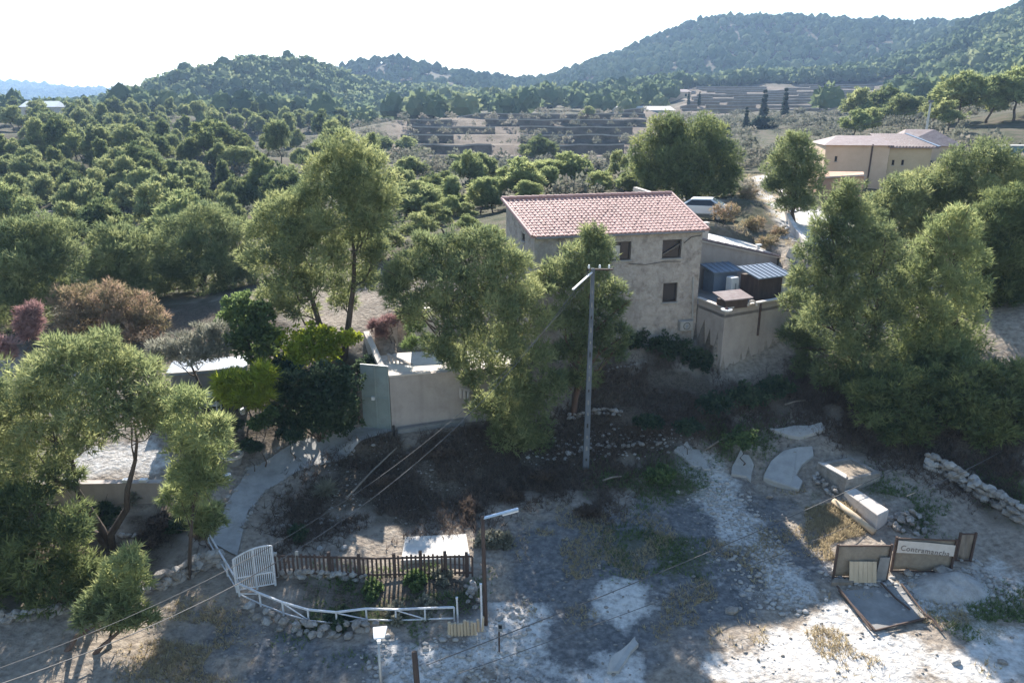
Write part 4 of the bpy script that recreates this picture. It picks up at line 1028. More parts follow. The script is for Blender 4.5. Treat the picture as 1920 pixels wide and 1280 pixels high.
# log palisade
pal = thing('log_palisade', 'row of short pale upright logs at the corner of the sunken garden', 'palisade', None, G(875, 1190))
for i in range(11):
    p = G(842 + i * 6.2, 1196 - i * .8); k = MB(); hh = .42 + .12 * rst.random(); k.tube([p + Vector((0, 0, -.1)), p + Vector((rst.uniform(-.03, .03), .02, hh))], .05, 7); k.build('log', M['pale_wood'], pal)
for u, v, h, lab in ((859, 1172, 1.0, 'shorter white post at the corner of the sunken garden'), (904, 1186, 1.75, 'tall white post beside the little cairn')):
    p = G(u, v); k = MB(); k.bar(p + Vector((0, 0, -.1)), p + Vector((-.02, 0, h)), .055); k.box(p + Vector((-.02, 0, h + .015)), (.075, .075, .03)); tag(k.build('white_post', M['white_metal']), lab, 'post')
# timber lamp post with pale arm
p = G(911, 1172); topz = at(903, 968, p.y).z; t = thing('timber_lamp_post', 'dark timber post carrying a pale blue lamp arm above the yard', 'lamp post', None, p)
q = Vector((p.x - .06, p.y, topz)); k = MB(); k.tube([p + Vector((0, 0, -.2)), p.lerp(q, .5), q], [.075, .07, .06], 9); k.build('post', M['dark_wood'], t, smooth=True)
e = at(972, 953, p.y + .1); a = q + Vector((0, 0, -.06)); k = MB(); k.bar(a, e, .10, .07); k.build('lamp_arm', M['pale_blue'], t, bevel=.02)
k = MB(); k.bar(a.lerp(e, .55) + Vector((0, 0, -.06)), e + Vector((0, 0, -.06)), .11, .04); k.build('lamp_lens', M['white_plastic'], t)
# street lamp
p = Vector(at(700, 1300, 16.0)); p.z = gz(p.x, p.y); hp = at(709, 1190, 16.0); t = thing('street_lamp', 'small street lamp with a flat white head at the bottom edge', 'street lamp', None, p)
k = MB(); base = Vector((hp.x - .02, hp.y - .02, p.z)); k.tube([base, Vector((hp.x, hp.y, hp.z - .12))], [.05, .035], 8); k.build('pole', M['grey_metal'], t, smooth=True)
hd = hp + Vector((.02, .06, 0)); M_ = Matrix.Translation(hd) @ Matrix.Rotation(.15, 4, 'Z') @ Matrix.Rotation(R(12), 4, 'X')
k = MB(); k.hexa([M_ @ Vector(c) for c in ((-.13, -.16, -.05), (.13, -.16, -.05), (.2, .2, -.05), (-.16, .2, -.05), (-.15, -.17, .03), (.14, -.17, .03), (.22, .22, .03), (-.18, .22, .03))]); k.build('head', M['lamp_white'], t, bevel=.02)
k = MB(); k.box(M_ @ Vector((-.01, -.2, -.03)), (.09, .12, .08), .15); k.build('bracket', M['lamp_white'], t)
p = Vector(at(785, 1310, 17.0)); p.z = gz(p.x, p.y); q = at(777, 1222, 17.0); k = MB(); k.tube([p + Vector((0, 0, -.3)), q], [.09, .08], 8); tag(k.build('timber_post', M['dark_wood'], smooth=True), 'brown timber post at the bottom edge beside the street lamp', 'post')
# meter box post
p = G(936, 1225); t = thing('meter_post', 'thin post with a small grey meter box in the shaded yard', 'post', None, p)
q = Vector((p.x, p.y, at(936, 1165, p.y).z)); k = MB(); k.tube([p + Vector((0, 0, -.2)), q], .03, 6); k.build('post', M['rust'], t)
k = MB(); k.box(q + Vector((.04, -.06, -.14)), (.15, .1, .3)); bx_ = k.build('box', M['grey_metal'], t, bevel=.01)
k = MB(); k.box(q + Vector((.04, -.115, -.1)), (.1, .012, .12)); k.build('dial', M['glass'], bx_)

# ================================================================== GATE PANELS WITH BANNER
def panel(name, label, bl, br, tl_v, tr_v, mat, group='screen panels at the yard entrance'):
    a, b = G(*bl), G(*br); za, zb = at(bl[0], tl_v, a.y).z, at(br[0], tr_v, b.y).z
    t = thing(name, label, 'fence panel', group, a); d = (b - a); d.z = 0; d.normalize(); n_ = Vector((d.y, -d.x, 0))
    for p, z in ((a, za), (b, zb)):
        k = MB(); k.bar(p + Vector((0, 0, -.15)), Vector((p.x, p.y, z + .05)), .07); k.build('post', M['rust'], t)
    for f in (.02, .99):
        k = MB(); k.bar(Vector((a.x, a.y, a.z + (za - a.z) * f)), Vector((b.x, b.y, b.z + (zb - b.z) * f)), .045); k.build('rail', M['rust'], t)
    # sagging screen cloth
    nx, ny = 10, 6; V, F = [], []
    for j in range(ny + 1):
        for i in range(nx + 1):
            s, r_ = i / nx, j / ny; p = a.lerp(b, s); z = (a.z + .06) * (1 - r_) + (za + (zb - za) * s - .02) * r_ + (b.z - a.z) * s * (1 - r_)
            V.append(Vector((p.x, p.y, z)) - n_ * (.03 + .05 * math.sin(s * 9 + r_ * 3) * math.sin(math.pi * s)))
    for j in range(ny):
        for i in range(nx): F.append((j * 11 + i, j * 11 + i + 1, j * 11 + i + 12, j * 11 + i + 11))
    me = fast_mesh('screen', np.array([v[:] for v in V]), np.array(F), smooth=True)
    o = link('screen', me, mat, t); sm = o.modifiers.new('thickness', 'SOLIDIFY'); sm.thickness = .012
    return t, a, b, za, zb, d, n_
t, a, b, za, zb, d, n_ = panel('screen_panel', 'framed brown screen panel with a pale wooden board leaning on it', (1562, 1084), (1661, 1086), 1022, 1022, M['tarp'])
def pp(s, h_, q=.05): p = a.lerp(b, s); z = p.z + (za - a.z) * h_; return Vector((p.x, p.y, z)) + n_ * q
bd = thing('board_sheet', 'pale upright boards leaning against the framed screen panel', 'boards', None, pp(.3, 0, .2))
for i in range(6):
    s0 = .235 + i * .085; k = MB(); k.hexa([pp(s0, .03, .30), pp(s0 + .08, .03, .30), pp(s0 + .08, .03, .27), pp(s0, .03, .27), pp(s0, .57, .10), pp(s0 + .08, .57, .10), pp(s0 + .08, .57, .07), pp(s0, .57, .07)]); k.build('plank', M['pale_wood'], bd)
k = MB(); k.hexa([pp(.76, .02, .12), pp(.96, .02, .12), pp(.96, .02, .1), pp(.76, .02, .1), pp(.8, .7, .09), pp(.98, .7, .09), pp(.98, .7, .07), pp(.8, .7, .07)]); tag(k.build('mesh_sheet', M['concrete']), 'crumpled grey mesh sheet at the edge of the framed panel', 'sheet')
t, a, b, za, zb, d, n_ = panel('banner_panel', 'brown screen panel hung with a faded lettered banner', (1670, 1074), (1781, 1076), 1008, 1012, M['tarp'])
bn = MB()
def ban(s, h_, q): return pp(s, h_, q)
bn.add([ban(.02, .60, .07), ban(.5, .57, .07), ban(.5, .90, .07), ban(.02, .96, .07), ban(.98, .50, .07), ban(.98, .82, .07)], [(0, 1, 2, 3), (1, 4, 5, 2)])
bo = bn.build('banner', M['banner'], t)
def lettering(txt, p, size, d_, n2, mat, parent, sx=1.0, slope=0.0, name='lettering'):
    cu = bpy.data.curves.new(name, 'FONT'); cu.body = txt; cu.size = size; cu.extrude = .004; cu.align_x = 'LEFT'; cu.space_character = 1.12
    o = bpy.data.objects.new(name, cu); cu.materials.append(mat)
    dz = (d_ + Vector((0, 0, slope))).normalized(); up = n2.cross(dz) ; up = -up if up.z < 0 else up
    Mx = Matrix((( dz.x * sx, up.x, n2.x, p.x), (dz.y * sx, up.y, n2.y, p.y), (dz.z * sx, up.z, n2.z, p.z), (0, 0, 0, 1)))
    COL.objects.link(o); bpy.context.view_layer.update()
    dg_ = bpy.context.evaluated_depsgraph_get(); me = bpy.data.meshes.new_from_object(o.evaluated_get(dg_)); bpy.data.objects.remove(o)
    me.transform(Mx); return link(name, me, mat, parent)
lettering('Contramancha', ban(.07, .68, .085), .30, d, n_, M['ink'], bo, 1.0 * ((b - a).length * .86) / 2.05, -.09)
panel('screen_panel', 'narrow weathered timber-coloured panel beside the banner panel', (1790, 1056), (1818, 1056), 1000, 1000, M['grey_wood'])
# sheet put on the ground as the cast shadow of the screen panels
cs = [G(u, v, .07) for u, v in ((1572, 1112), (1640, 1190), (1738, 1162), (1688, 1106))]
lf = thing('panel_shadow', 'grey dark-edged sheet put in as the cast shadow of the screen panels', 'shadow sheet', None, cs[0])
k = MB(); nx = 8; V, F = [], []
for j in range(nx + 1):
    for i in range(nx + 1):
        p = cs[0].lerp(cs[3], i / nx).lerp(cs[1].lerp(cs[2], i / nx), j / nx); V.append((p.x, p.y, gz(p.x, p.y) + .05))
for j in range(nx):
    for i in range(nx): F.append((j * 9 + i, j * 9 + i + 1, j * 9 + i + 10, j * 9 + i + 9))
link('mat', fast_mesh('mat', np.array(V), np.array(F), True), M['concrete'], lf)  # grey sheet carrying the panels' cast shadow
for i, j in ((0, 1), (1, 2), (2, 3)):
    k = MB(); k.tube([cs[i] + Vector((0, 0, .03)), cs[j] + Vector((0, 0, .03))], .035, 6); k.build('frame_bar', M['rust'], lf)  # dark bars stand for the shadows of the panel posts and rail
for (u0, v0, u1, v1), lab in (((1568, 1108, 1632, 1190), 'dark pipe put along the shadow line of the panel post'), ((1650, 1104, 1704, 1152), 'short dark pipe lying across the panel shadow sheet'), ((1730, 1160, 1765, 1188), 'thin pipe end beyond the panel shadow sheet')):
    k = MB(); k.tube([G(u0, v0, .13), G((u0 + u1) / 2, (v0 + v1) / 2, .14), G(u1, v1, .12)], .035, 6); tag(k.build('pipe', M['rust']), lab, 'pipe', 'pipes by the panel shadow')
# pale heap
hp_ = [G(u, v) for u, v in ((1705, 1090), (1780, 1072), (1850, 1100), (1830, 1135), (1740, 1145))]
c = sum(hp_, Vector()) / 5; V, F = [], []; nr, na = 7, 22
for i in range(nr + 1):
    for j in range(na):
        a_ = 2 * math.pi * j / na; r_ = i / nr; x, y = c.x + math.cos(a_) * r_ * 1.45, c.y + math.sin(a_) * r_ * .85
        V.append((x, y, gz(x, y) - .05 + .5 * (1 - r_ ** 1.5) * (1 + .5 * (mnoise.noise(Vector((x * 2.2, y * 2.2, 3)))))))
for i in range(nr):
    for j in range(na): F.append((i * na + j, i * na + (j + 1) % na, (i + 1) * na + (j + 1) % na, (i + 1) * na + j))
tag(link('plaster_heap', fast_mesh('plaster_heap', np.array(V), np.array(F), True), M['white_stone']), 'low heap of grey-white plaster rubble before the banner panel', 'rubble heap')
# raised masonry bed with white rim
Q = [atz(u, v, 1.75) for u, v in ((1533, 866), (1587, 897), (1652, 884), (1552, 855))]
Q = [Q[0], Q[1], Q[2], Q[0] + (Q[2] - Q[1])]
bed = thing('raised_bed', 'raised masonry bed with a bright white rim and dry soil', 'planter', None, (Q[1].x, Q[1].y, .9))
ctr = sum(Q, Vector()) / 4
def ins(p, k_): return p.lerp(ctr, k_)
for i in range(4):
    a, b = Q[i], Q[(i + 1) % 4]; k = MB(); k.hexa([(a.x, a.y, .2), (b.x, b.y, .2), (*flat(ins(b, .22)), .2), (*flat(ins(a, .22)), .2), (a.x, a.y, 1.7), (b.x, b.y, 1.7), (*flat(ins(b, .22)), 1.7), (*flat(ins(a, .22)), 1.7)]); k.build('wall', M['stone'], bed)
k = MB(); k.prism([flat(Q[0]), flat(Q[1]), flat(ins(Q[1], .3)), flat(ins(Q[0], .3))], 1.702, 1.78); k.build('rim', M['white_wall'], bed, bevel=.02)
k = MB(); k.prism([flat(ins(p, .2)) for p in Q], 1.0, 1.66); k.build('soil', M['soil'], bed)
for i in range(26):
    p = Q[0].lerp(Q[1], rst.random()); p = Vector((p.x - .1, p.y - .12, 0)); p = drop(p); stone(bed, p + Vector((rst.uniform(-.3, .1), rst.uniform(-.3, 0), rst.uniform(.0, .35))), rst.uniform(.16, .32))
# trough and kerb
Q = [G(u, v) for u, v in ((1580, 938), (1641, 997), (1662, 986), (1601, 932))]; zt_ = max(p.z for p in Q) + .28
k = MB(); k.prism([flat(p) for p in Q], zt_ - .7, zt_); tag(k.build('stone_trough', M['white_wall'], bevel=.03), 'long pinkish stone bench block in the sunlit corner', 'stone bench')
a, b = G(1562, 946, .12), G(1638, 1004, .12); k = MB(); k.tube([a, a.lerp(b, .5) + Vector((0, 0, .03)), b], [.13, .14, .13], 8); tag(k.build('fallen_log', M['pale_wood'], smooth=True), 'pale log lying parallel to the stone bench block', 'log')
# fan-shaped slab
fp = [G(u, v) for u, v in ((1430, 906), (1480, 923), (1497, 925), (1504, 914), (1492, 899), (1502, 884), (1524, 866), (1522, 850), (1494, 846), (1468, 854), (1444, 876), (1432, 896))]
zt_ = sum(p.z for p in fp) / len(fp); fs_ = thing('fan_slab', 'pale fan-shaped concrete slab with a notch, lying in the shade', 'slab', None, fp[0])
k = MB(); k.prism([flat(p) for p in fp], [p.z - .1 for p in fp], [p.z + .17 for p in fp]); k.build('slab', M['pale_concrete'], fs_, bevel=.03)
for u, v, s in ((1455, 880, .28), (1457, 892, .22), (1490, 854, .16)):
    p = G(u, v, .175); k = MB(); k.tube([p, p + Vector((0, 0, .012))], s / 2, 8); k.build('dark_patch', M['soil'], fs_)
# broken slabs and debris
def flat_piece(name, label, px, th, mat, cat, lift=.05, tilt=0):
    rj = random.Random(len(label)); q = []
    for i in range(len(px)):
        (u0, v0), (u1, v1) = px[i], px[(i + 1) % len(px)]
        for t_ in (0, .35, .7): q.append((u0 + (u1 - u0) * t_ + rj.uniform(-3, 3), v0 + (v1 - v0) * t_ + rj.uniform(-2.5, 2.5)))
    P = [G(u, v) for u, v in q]; k = MB(); k.prism([flat(p) for p in P], [p.z - .1 for p in P], [p.z + lift + th + tilt * i / len(P) for i, p in enumerate(P)]); return tag(k.build(name, mat, bevel=.015), label, cat, 'slabs and debris in the yard')
flat_piece('broken_slab', 'long tapering pale slab lying near the bottom edge', ((1138, 1267), (1162, 1264), (1194, 1214), (1190, 1200), (1150, 1240)), .05, M['pale_concrete'], 'slab', tilt=.1)
flat_piece('broken_slab', 'pale broken slab where the rubble begins on the slope', ((1262, 850), (1300, 880), (1330, 885), (1312, 852), (1285, 838)), .06, M['pale_concrete'], 'slab')
flat_piece('broken_slab', 'pale slab beside the fan-shaped slab across the rubble', ((1368, 895), (1408, 905), (1412, 865), (1385, 855)), .06, M['pale_concrete'], 'slab')
flat_piece('plank', 'pale planks in the shade under the framed screen panel', ((1560, 1104), (1600, 1098), (1598, 1092), (1560, 1096)), .08, M['grey_wood'], 'plank')
flat_piece('broken_slab', 'narrow pale slab standing out of the slope above the fan-shaped slab', ((1440, 812), (1500, 826), (1545, 815), (1540, 806), (1470, 808)), .1, M['pale_concrete'], 'slab')
for (a, b), lab in ((((1130, 905), (1165, 898)), 'pale stick lying below the concrete pole'), (((1320, 850), (1385, 815)), 'long thin stick on the slope above the slabs'), (((650, 945), (745, 855)), 'long pale pole lying on the dark slope'), (((1470, 770), (1510, 755)), 'brown stick beneath the feathery pine')):
    k = MB(); p, q = G(*a, .1), G(*b, .12); k.tube([p, p.lerp(q, .5) + Vector((0, 0, .06)), q], [.045, .04, .03], 6); tag(k.build('stick', M['grey_wood']), lab, 'stick', 'sticks on the ground')

# ================================================================== UTILITY POLE AND CABLES
pb = G(1098, 882); pt = Vector((pb.x + .03, pb.y, at(1107, 503, pb.y).z))
up_ = thing('utility_pole', 'tall grey concrete utility pole standing before the house', 'utility pole', None, pb)
k = MB(); w0, w1 = .14, .075
k.hexa([pb + Vector((x * w0, y * w0 * .8, -.3)) for x, y in ((-1, -1), (1, -1), (1, 1), (-1, 1))] + [pt + Vector((x * w1, y * w1 * .8, 0)) for x, y in ((-1, -1), (1, -1), (1, 1), (-1, 1))]); k.build('shaft', M['pole'], up_, bevel=.02)
for i in range(15):
    t_ = .05 + i * .06; p = pb.lerp(pt, t_); w = w0 + (w1 - w0) * t_; k = MB(); k.box(p + Vector((0, -w * .8 - .004, 0)), (w * .55, .02, .2 if i % 2 else .12)); k.build('recess', M['concrete'] if i % 3 else M['black'], up_)
ar = at(1074, 543, pb.y - 1.0); k = MB(); k.bar(pt + Vector((-.05, -.1, -.15)), ar, .07, .05); k.build('lamp_arm', M['white_metal'], up_)
k = MB(); q = pt + Vector((.05, 0, -.05)); k.bar(q + Vector((-.25, 0, 0)), q + Vector((.75, 0, 0)), .07); k.build('cross_arm', M['rust'], up_)
for x in (-.22, .22, .6):
    k = MB(); p = q + Vector((x, 0, .03)); k.tube([p, p + Vector((0, 0, .06)), p + Vector((0, 0, .16))], [.03, .055, .035], 8); k.build('insulator', M['white_plastic'], up_)
def cable(label, a, b, sag, r_=.016, group='overhead cables', mat='cable'):
    a, b = Vector(a), Vector(b); pts = []
    for i in range(25):
        t_ = i / 24; p = a.lerp(b, t_); p.z -= 4 * sag * t_ * (1 - t_); pts.append(p)
    k = MB(); k.tube(pts, r_, 5); return tag(k.build('overhead_cable', M[mat]), label, 'cable', group)
cable('thick cable sagging from the concrete pole over the gate to the lower corner', pt + Vector((-.1, 0, 0)), at(-120, 1320, 12), 2.75, .013)
cable('thinner cable running close beside the gate cable', pt + Vector((.1, 0, -.1)), at(-140, 1300, 12.2), 2.3, .008)
cable('double cable crossing the shaded yard towards the clump of pines', at(800, 1246, 16.4), at(2000, 715, 36), .6, .015)
cable('thinner cable running below the yard cable', at(860, 1262, 16.2), at(2020, 790, 35), .55, .010)
cable('thin cable at the edge above the stone wall', at(1700, 930, 22), at(2000, 770, 34), .3, .012)

# ================================================================== GARDEN THINGS ON THE LEFT
c = G(383, 775); t = thing('flat_roof_shed', 'long low garden shed with a grey flat roof behind the white table', 'shed', None, on_ground(385, 730))
a, b = at(318, 700, 31.6), at(456, 684, 32.4); zt_ = a.z; b.z = zt_ + .1
dv = (b - a); dv.z = 0; dl = dv.length; dv.normalize(); nv = Vector((-dv.y, dv.x, 0))
k = MB(); k.prism([flat(a), flat(b), flat(b + nv * 1.6), flat(a + nv * 1.6)], zt_ - 1.6, zt_ - .08); k.build('wall', M['concrete'], t)
k = MB(); aa, bb = a - dv * .15 - nv * .15, b + dv * .15 - nv * .15; k.prism([flat(aa), flat(bb), flat(bb + nv * 1.9), flat(aa + nv * 1.9)], zt_ - .08, zt_ + .04); k.build('roof', M['blue_metal'], t)
k = MB(); k.bar(Vector((aa.x, aa.y, zt_ + .05)), Vector((bb.x, bb.y, zt_ + .05)), .1, .05); k.build('fascia', M['pale_concrete'], t)
c = G(396, 772); t = thing('garden_table', 'white garden table with a lower shelf among the shrubs', 'table', None, c)
k = MB(); k.box(c + Vector((0, 0, .75)), (.95, .6, .06), .05); k.build('table_top', M['white_plastic'], t, bevel=.02)
k = MB(); k.box(c + Vector((.05, 0, .3)), (.8, .45, .04), .05); k.build('shelf', M['white_plastic'], t)
for x in (-.38, .38):
    for y in (-.22, .22): k = MB(); k.bar(c + Vector((x, y, -.05)), c + Vector((x, y, .72)), .05); k.build('leg', M['white_plastic'], t)
c = G(437, 872, .02); t = thing('round_planter', 'round planter with a thick pale rim beside the path', 'planter', None, c)
k = MB(); n_a = 20
for j in range(n_a):
    a0, a1 = 2 * math.pi * j / n_a, 2 * math.pi * (j + 1) / n_a
    k.tube([c + Vector((math.cos(a0) * .42, math.sin(a0) * .42, .3)), c + Vector((math.cos(a1) * .42, math.sin(a1) * .42, .3))], .075, 7)
k.build('rim', M['white_wall'], t)
k = MB(); k.tube([c + Vector((0, 0, -.1)), c + Vector((0, 0, .26))], [.36, .42], 18); k.build('tub', M['concrete'], t); k = MB(); k.tube([c + Vector((0, 0, .261)), c + Vector((0, 0, .29))], .36, 16); k.build('soil', M['soil'], t)
for u, v, lab in ((424, 822, 'white flower pot at the turn of the path'), (427, 900, 'white flower pot under the bright young pine'), (456, 782, 'small pale pot beside the lime-green shrub')):
    p = G(u, v); t = thing('flower_pot', lab, 'flower pot', 'white pots', p); k = MB(); k.tube([p, p + Vector((0, 0, .25))], [.1, .15], 10); k.build('pot', M['white_plastic'], t); k = MB(); k.tube([p + Vector((0, 0, .22)), p + Vector((0, 0, .27))], .16, 10); k.build('rim', M['white_plastic'], t)
# low wall under the sunlit patch
a, b = G(40, 955), G(305, 945); t = thing('garden_wall', 'low grey wall under the sunlit gravel patch, seen through the round pine', 'wall', None, a)
k = MB(); a_, b_ = a.copy(), b.copy(); k.prism([flat(a_), flat(b_), flat(b_ + Vector((0, .3, 0))), flat(a_ + Vector((0, .3, 0)))], [a.z - .3, b.z - .3, b.z - .3, a.z - .3], [at(40, 908, a.y).z, at(305, 905, b.y).z] * 1 + [at(305, 905, b.y).z, at(40, 908, a.y).z]); k.build('wall', M['render_smooth'], t)
for f in (.35, .76, .88):
    p = a.lerp(b, f); p.z = at(170, 906, p.y).z; k = MB(); k.box(p + Vector((0, .1, .08)), (.28, .18, .12)); k.build('white_tile', M['white_plastic'], t)

# ================================================================== OCHRE HOUSE AND FAR BUILDINGS
def bq(u, v, Y): return at(u, v, Y)
oh = thing('ochre_house', 'single-storey peach and ochre house with weathered tiled roof on the rise', 'house', None, at(1600, 325, 70))
wA, wB = at(1543, 322, 70), at(1662, 322, 69); zt_ = at(1543, 272, 70).z; zb_ = wA.z - 3.5
rise = at(1590, 254, 74).z
bk = Vector((1.6, 8, 0))
k = MB(); hl = [(on_wall(1564, 305, wA, wB)[0], on_wall(1569, 305, wA, wB)[0], on_wall(1564, 303, wA, wB)[1], on_wall(1564, 293, wA, wB)[1])]
P0_, d_, nn_ = wall_face(k, wA, wB, zb_, zt_, hl, .2); wall_face(k, wB, wB + bk, zb_, zt_); wall_face(k, wA + bk, wA, zb_, zt_); k.build('wall', M['peach'], oh)
window(oh, P0_, d_, nn_, hl[0], 'plain')
y0, y1 = at(1662, 322, 69.2), at(1716, 322, 68); y0.x += .02
k = MB(); hs = [(on_wall(u, 305, y0, y1)[0], on_wall(u + 5, 305, y0, y1)[0], on_wall(u, 310, y0, y1)[1], on_wall(u, 300, y0, y1)[1]) for u in (1672, 1690)]
P1_, d1_, n1_ = wall_face(k, y0, y1 + Vector((1.2, 0, 0)), zb_, zt_ - .1, hs, .2); k.build('wall', M['yellow_render'], oh)
for h in hs: window(oh, P1_, d1_, n1_, h, 'plain')
e = [wA + Vector((-.3, -.3, 0)), wB + Vector((.2, -.35, 0)), wB + bk, wA + bk]
r0_, r1_ = wA.lerp(wA + bk, .5) + Vector((1.8, 0, 0)), wB.lerp(wB + bk, .5)
zz = zt_
k = MB(); vs = [(e[0].x, e[0].y, zz), (e[1].x, e[1].y, zz), (e[2].x, e[2].y, zz), (e[3].x, e[3].y, zz), (r0_.x, r0_.y, rise), (r1_.x, r1_.y, rise)]
k.add(vs, [(0, 1, 5, 4), (2, 3, 4, 5), (3, 0, 4), (1, 2, 5), (3, 2, 1, 0)]); k.build('roof', M['tile_pale'], oh)
f0_, f1_ = Vector((y0.x - .2, y0.y - .4, zt_ - .15)), Vector((y1.x + 1.6, y1.y - .4, zt_ - .15)); g0_, g1_ = Vector((y0.x + .4, y0.y + 5, rise + .1)), Vector((y1.x + 1.2, y1.y + 5, rise + .1))
k = MB(); k.hexa([f0_ - Vector((0, 0, .08)), f1_ - Vector((0, 0, .08)), g1_ - Vector((0, 0, .08)), g0_ - Vector((0, 0, .08)), f0_, f1_, g1_, g0_]); rr = k.build('roof', M['tile_pale'], oh)
for i in range(16):
    k = MB(); k.tube([f0_.lerp(f1_, i / 15) + Vector((0, 0, .03)), g0_.lerp(g1_, i / 15) + Vector((0, 0, .03))], .09, 6); k.build('tile_row', M['tile_pale'], rr)
k = MB(); k.bar(f1_ + Vector((0, 0, .08)), g1_ + Vector((0, 0, .08)), .25, .12); k.build('gutter', M['blue_metal'], oh)
k = MB(); p = wA.lerp(wB, .72) + nn_ * .05; k.tube([Vector((p.x, p.y, zb_)), Vector((p.x + .05, p.y, zt_ + .1))], .07, 6); k.build('downpipe', M['rust'], oh)
# second roof behind
q = [at(1690, 275, 80), at(1800, 272, 78)]; k = MB(); z2 = at(1725, 268, 80).z
k2 = thing('tiled_outbuilding', 'mauve-roofed outbuilding behind the ochre house with a wide low roof', 'house', None, q[0])
k.prism([flat(q[0]), flat(q[1]), flat(q[1] + Vector((1, 6, 0))), flat(q[0] + Vector((1, 6, 0)))], z2 - 3, z2 - .3); k.build('wall', M['peach'], k2)
zr2 = at(1730, 242, 84).z; a_, b_ = q[0] + Vector((-.4, -.4, 0)), q[1] + Vector((.4, -.4, 0)); k = MB()
k.add([(a_.x, a_.y, z2 - .28), (b_.x, b_.y, z2 - .28), (b_.x + 1, b_.y + 7, z2 - .28), (a_.x + 1, a_.y + 7, z2 - .28), (a_.x + 2.2, a_.y + 3.5, zr2), (b_.x - 1.6, b_.y + 3.5, zr2)], [(0, 1, 5, 4), (1, 2, 5), (2, 3, 4, 5), (3, 0, 4), (3, 2, 1, 0)]); k.build('roof', M['tile_pale'], k2)
# orange retaining wall below the ochre house
a, b = at(1528, 385, 64), at(1612, 392, 60); za, zb = at(1545, 328, 64.5).z, at(1612, 330, 60).z
t = thing('retaining_wall', 'orange-brown rendered retaining wall below the ochre house', 'wall', None, a)
k = MB(); k.prism([flat(a), flat(b), flat(b + Vector((2, 4.5, 0))), flat(a + Vector((.6, 4.8, 0)))], [a.z - 1, b.z - 1, b.z - 1, a.z - 1], [za - .3, zb, zb, za]); k.build('wall', M['orange'], t)
k = MB(); k.bar(Vector((a.x, a.y, za - .22)), Vector((b.x, b.y, zb + .06)), .3, .12); k.build('coping', M['render_smooth'], t)
# drive kerb walls
for px, lab in ((((1446, 330), (1462, 365), (1480, 395)), 'low white wall along the upper edge of the drive'), (((1470, 405), (1490, 440), (1512, 470)), 'low white kerb wall at the lower edge of the drive'), (((1478, 480), (1500, 497)), 'short pale wall end between bank and terrace shed')):
    P = [G(u, v) for u, v in px]; k = MB()
    for a, b in zip(P, P[1:]): k.bar(a + Vector((0, 0, .2)), b + Vector((0, 0, .2)), .25, .6)
    tag(k.build('kerb_wall', M['white_wall']), lab, 'wall', 'walls along the drive')
# tall service pole
p = at(1728, 300, 86); p.z = gz(p.x, p.y); q = at(1728, 192, 86); t = thing('service_pole', 'tall thin service pole rising behind the ochre house', 'utility pole', None, p)
k = MB(); k.tube([p, Vector((p.x, p.y, q.z))], [.16, .10], 8); k.build('shaft', M['grey_metal'], t); k = MB(); k.box(Vector((p.x, p.y, q.z + .1)), (.45, .3, .25)); k.build('lamp_head', M['pole'], t)
cable('thin line running down from the service pole towards the valley', (p.x, p.y, q.z), at(1560, 245, 95), .5, .03)
# blue container
p = at(1893, 305, 76); t = thing('shipping_container', 'blue container with a sandy-coloured top at the picture edge', 'container', None, p)
k = MB(); zz = at(1893, 275, 76).z; k.box((p.x + 2.2, p.y + 1.2, (p.z + zz) / 2 - .3), (6.2, 2.4, zz - p.z + .6)); bd_ = k.build('body', M['blue_paint'], t)
for i in range(13):
    k = MB(); k.box((p.x - .7 + i * .48, p.y - .03, (p.z + zz) / 2 - .3), (.2, .06, zz - p.z + .4)); k.build('rib', M['blue_paint'], bd_)
k = MB(); k.box((p.x + 2.2, p.y + 1.2, zz + .05), (6.3, 2.5, .1)); k.build('top', M['pale_concrete'], t)
# white car on the yard behind the roof
c = at(1312, 398, 49.8); c.z = gz(c.x, c.y); t = thing('parked_car', 'white car parked in the shade behind the tiled roof', 'car', None, c)
ca = -.35; Mc = Matrix.Translation(c) @ Matrix.Rotation(ca, 4, 'Z')
prof = [(-2.05, .45), (-2.1, .8), (-1.9, .95), (-1.2, 1.02), (-.55, 1.42), (.75, 1.45), (1.55, 1.0), (2.05, .9), (2.1, .45)]
k = MB(); n_ = len(prof); vs = [Mc @ Vector((x, -.8 * (1 if z < 1.05 else .8), z)) for x, z in prof] + [Mc @ Vector((x, .8 * (1 if z < 1.05 else .8), z)) for x, z in prof]
k.add(vs, [tuple(range(n_)), tuple(range(2 * n_ - 1, n_ - 1, -1))] + [(i, i + n_, (i + 1) % n_ + n_, (i + 1) % n_) for i in range(n_)]); k.build('body', M['car_paint'], t, bevel=.05)
for s in (-1, 1):
    k = MB(); k.add([Mc @ Vector(q) for q in ((-1.0, s * .812, 1.0), (1.35, s * .812, 1.0), (.7, s * .70, 1.38), (-.5, s * .70, 1.36))], [(0, 1, 2, 3)]); k.build('side_window', M['glass'], t)
k = MB(); k.add([Mc @ Vector(q) for q in ((-1.17, -.7, 1.06), (-1.17, .7, 1.06), (-.6, .6, 1.42), (-.6, -.6, 1.42))], [(0, 1, 2, 3)]); k.build('windscreen', M['glass'], t)
k = MB(); k.add([Mc @ Vector(q) for q in ((1.5, -.7, 1.05), (1.5, .7, 1.05), (.82, .6, 1.44), (.82, -.6, 1.44))], [(0, 1, 2, 3)]); k.build('rear_window', M['glass'], t)
for x in (-1.3, 1.3):
    for s in (-.8, .8):
        k = MB(); k.tube([Mc @ Vector((x, s - .1, .32)), Mc @ Vector((x, s + .1, .32))], .32, 14); w_ = k.build('wheel', M['black'], t); k = MB(); k.tube([Mc @ Vector((x, s - .11, .32)), Mc @ Vector((x, s + .11, .32))], .18, 10); k.build('rim', M['grey_metal'], w_)
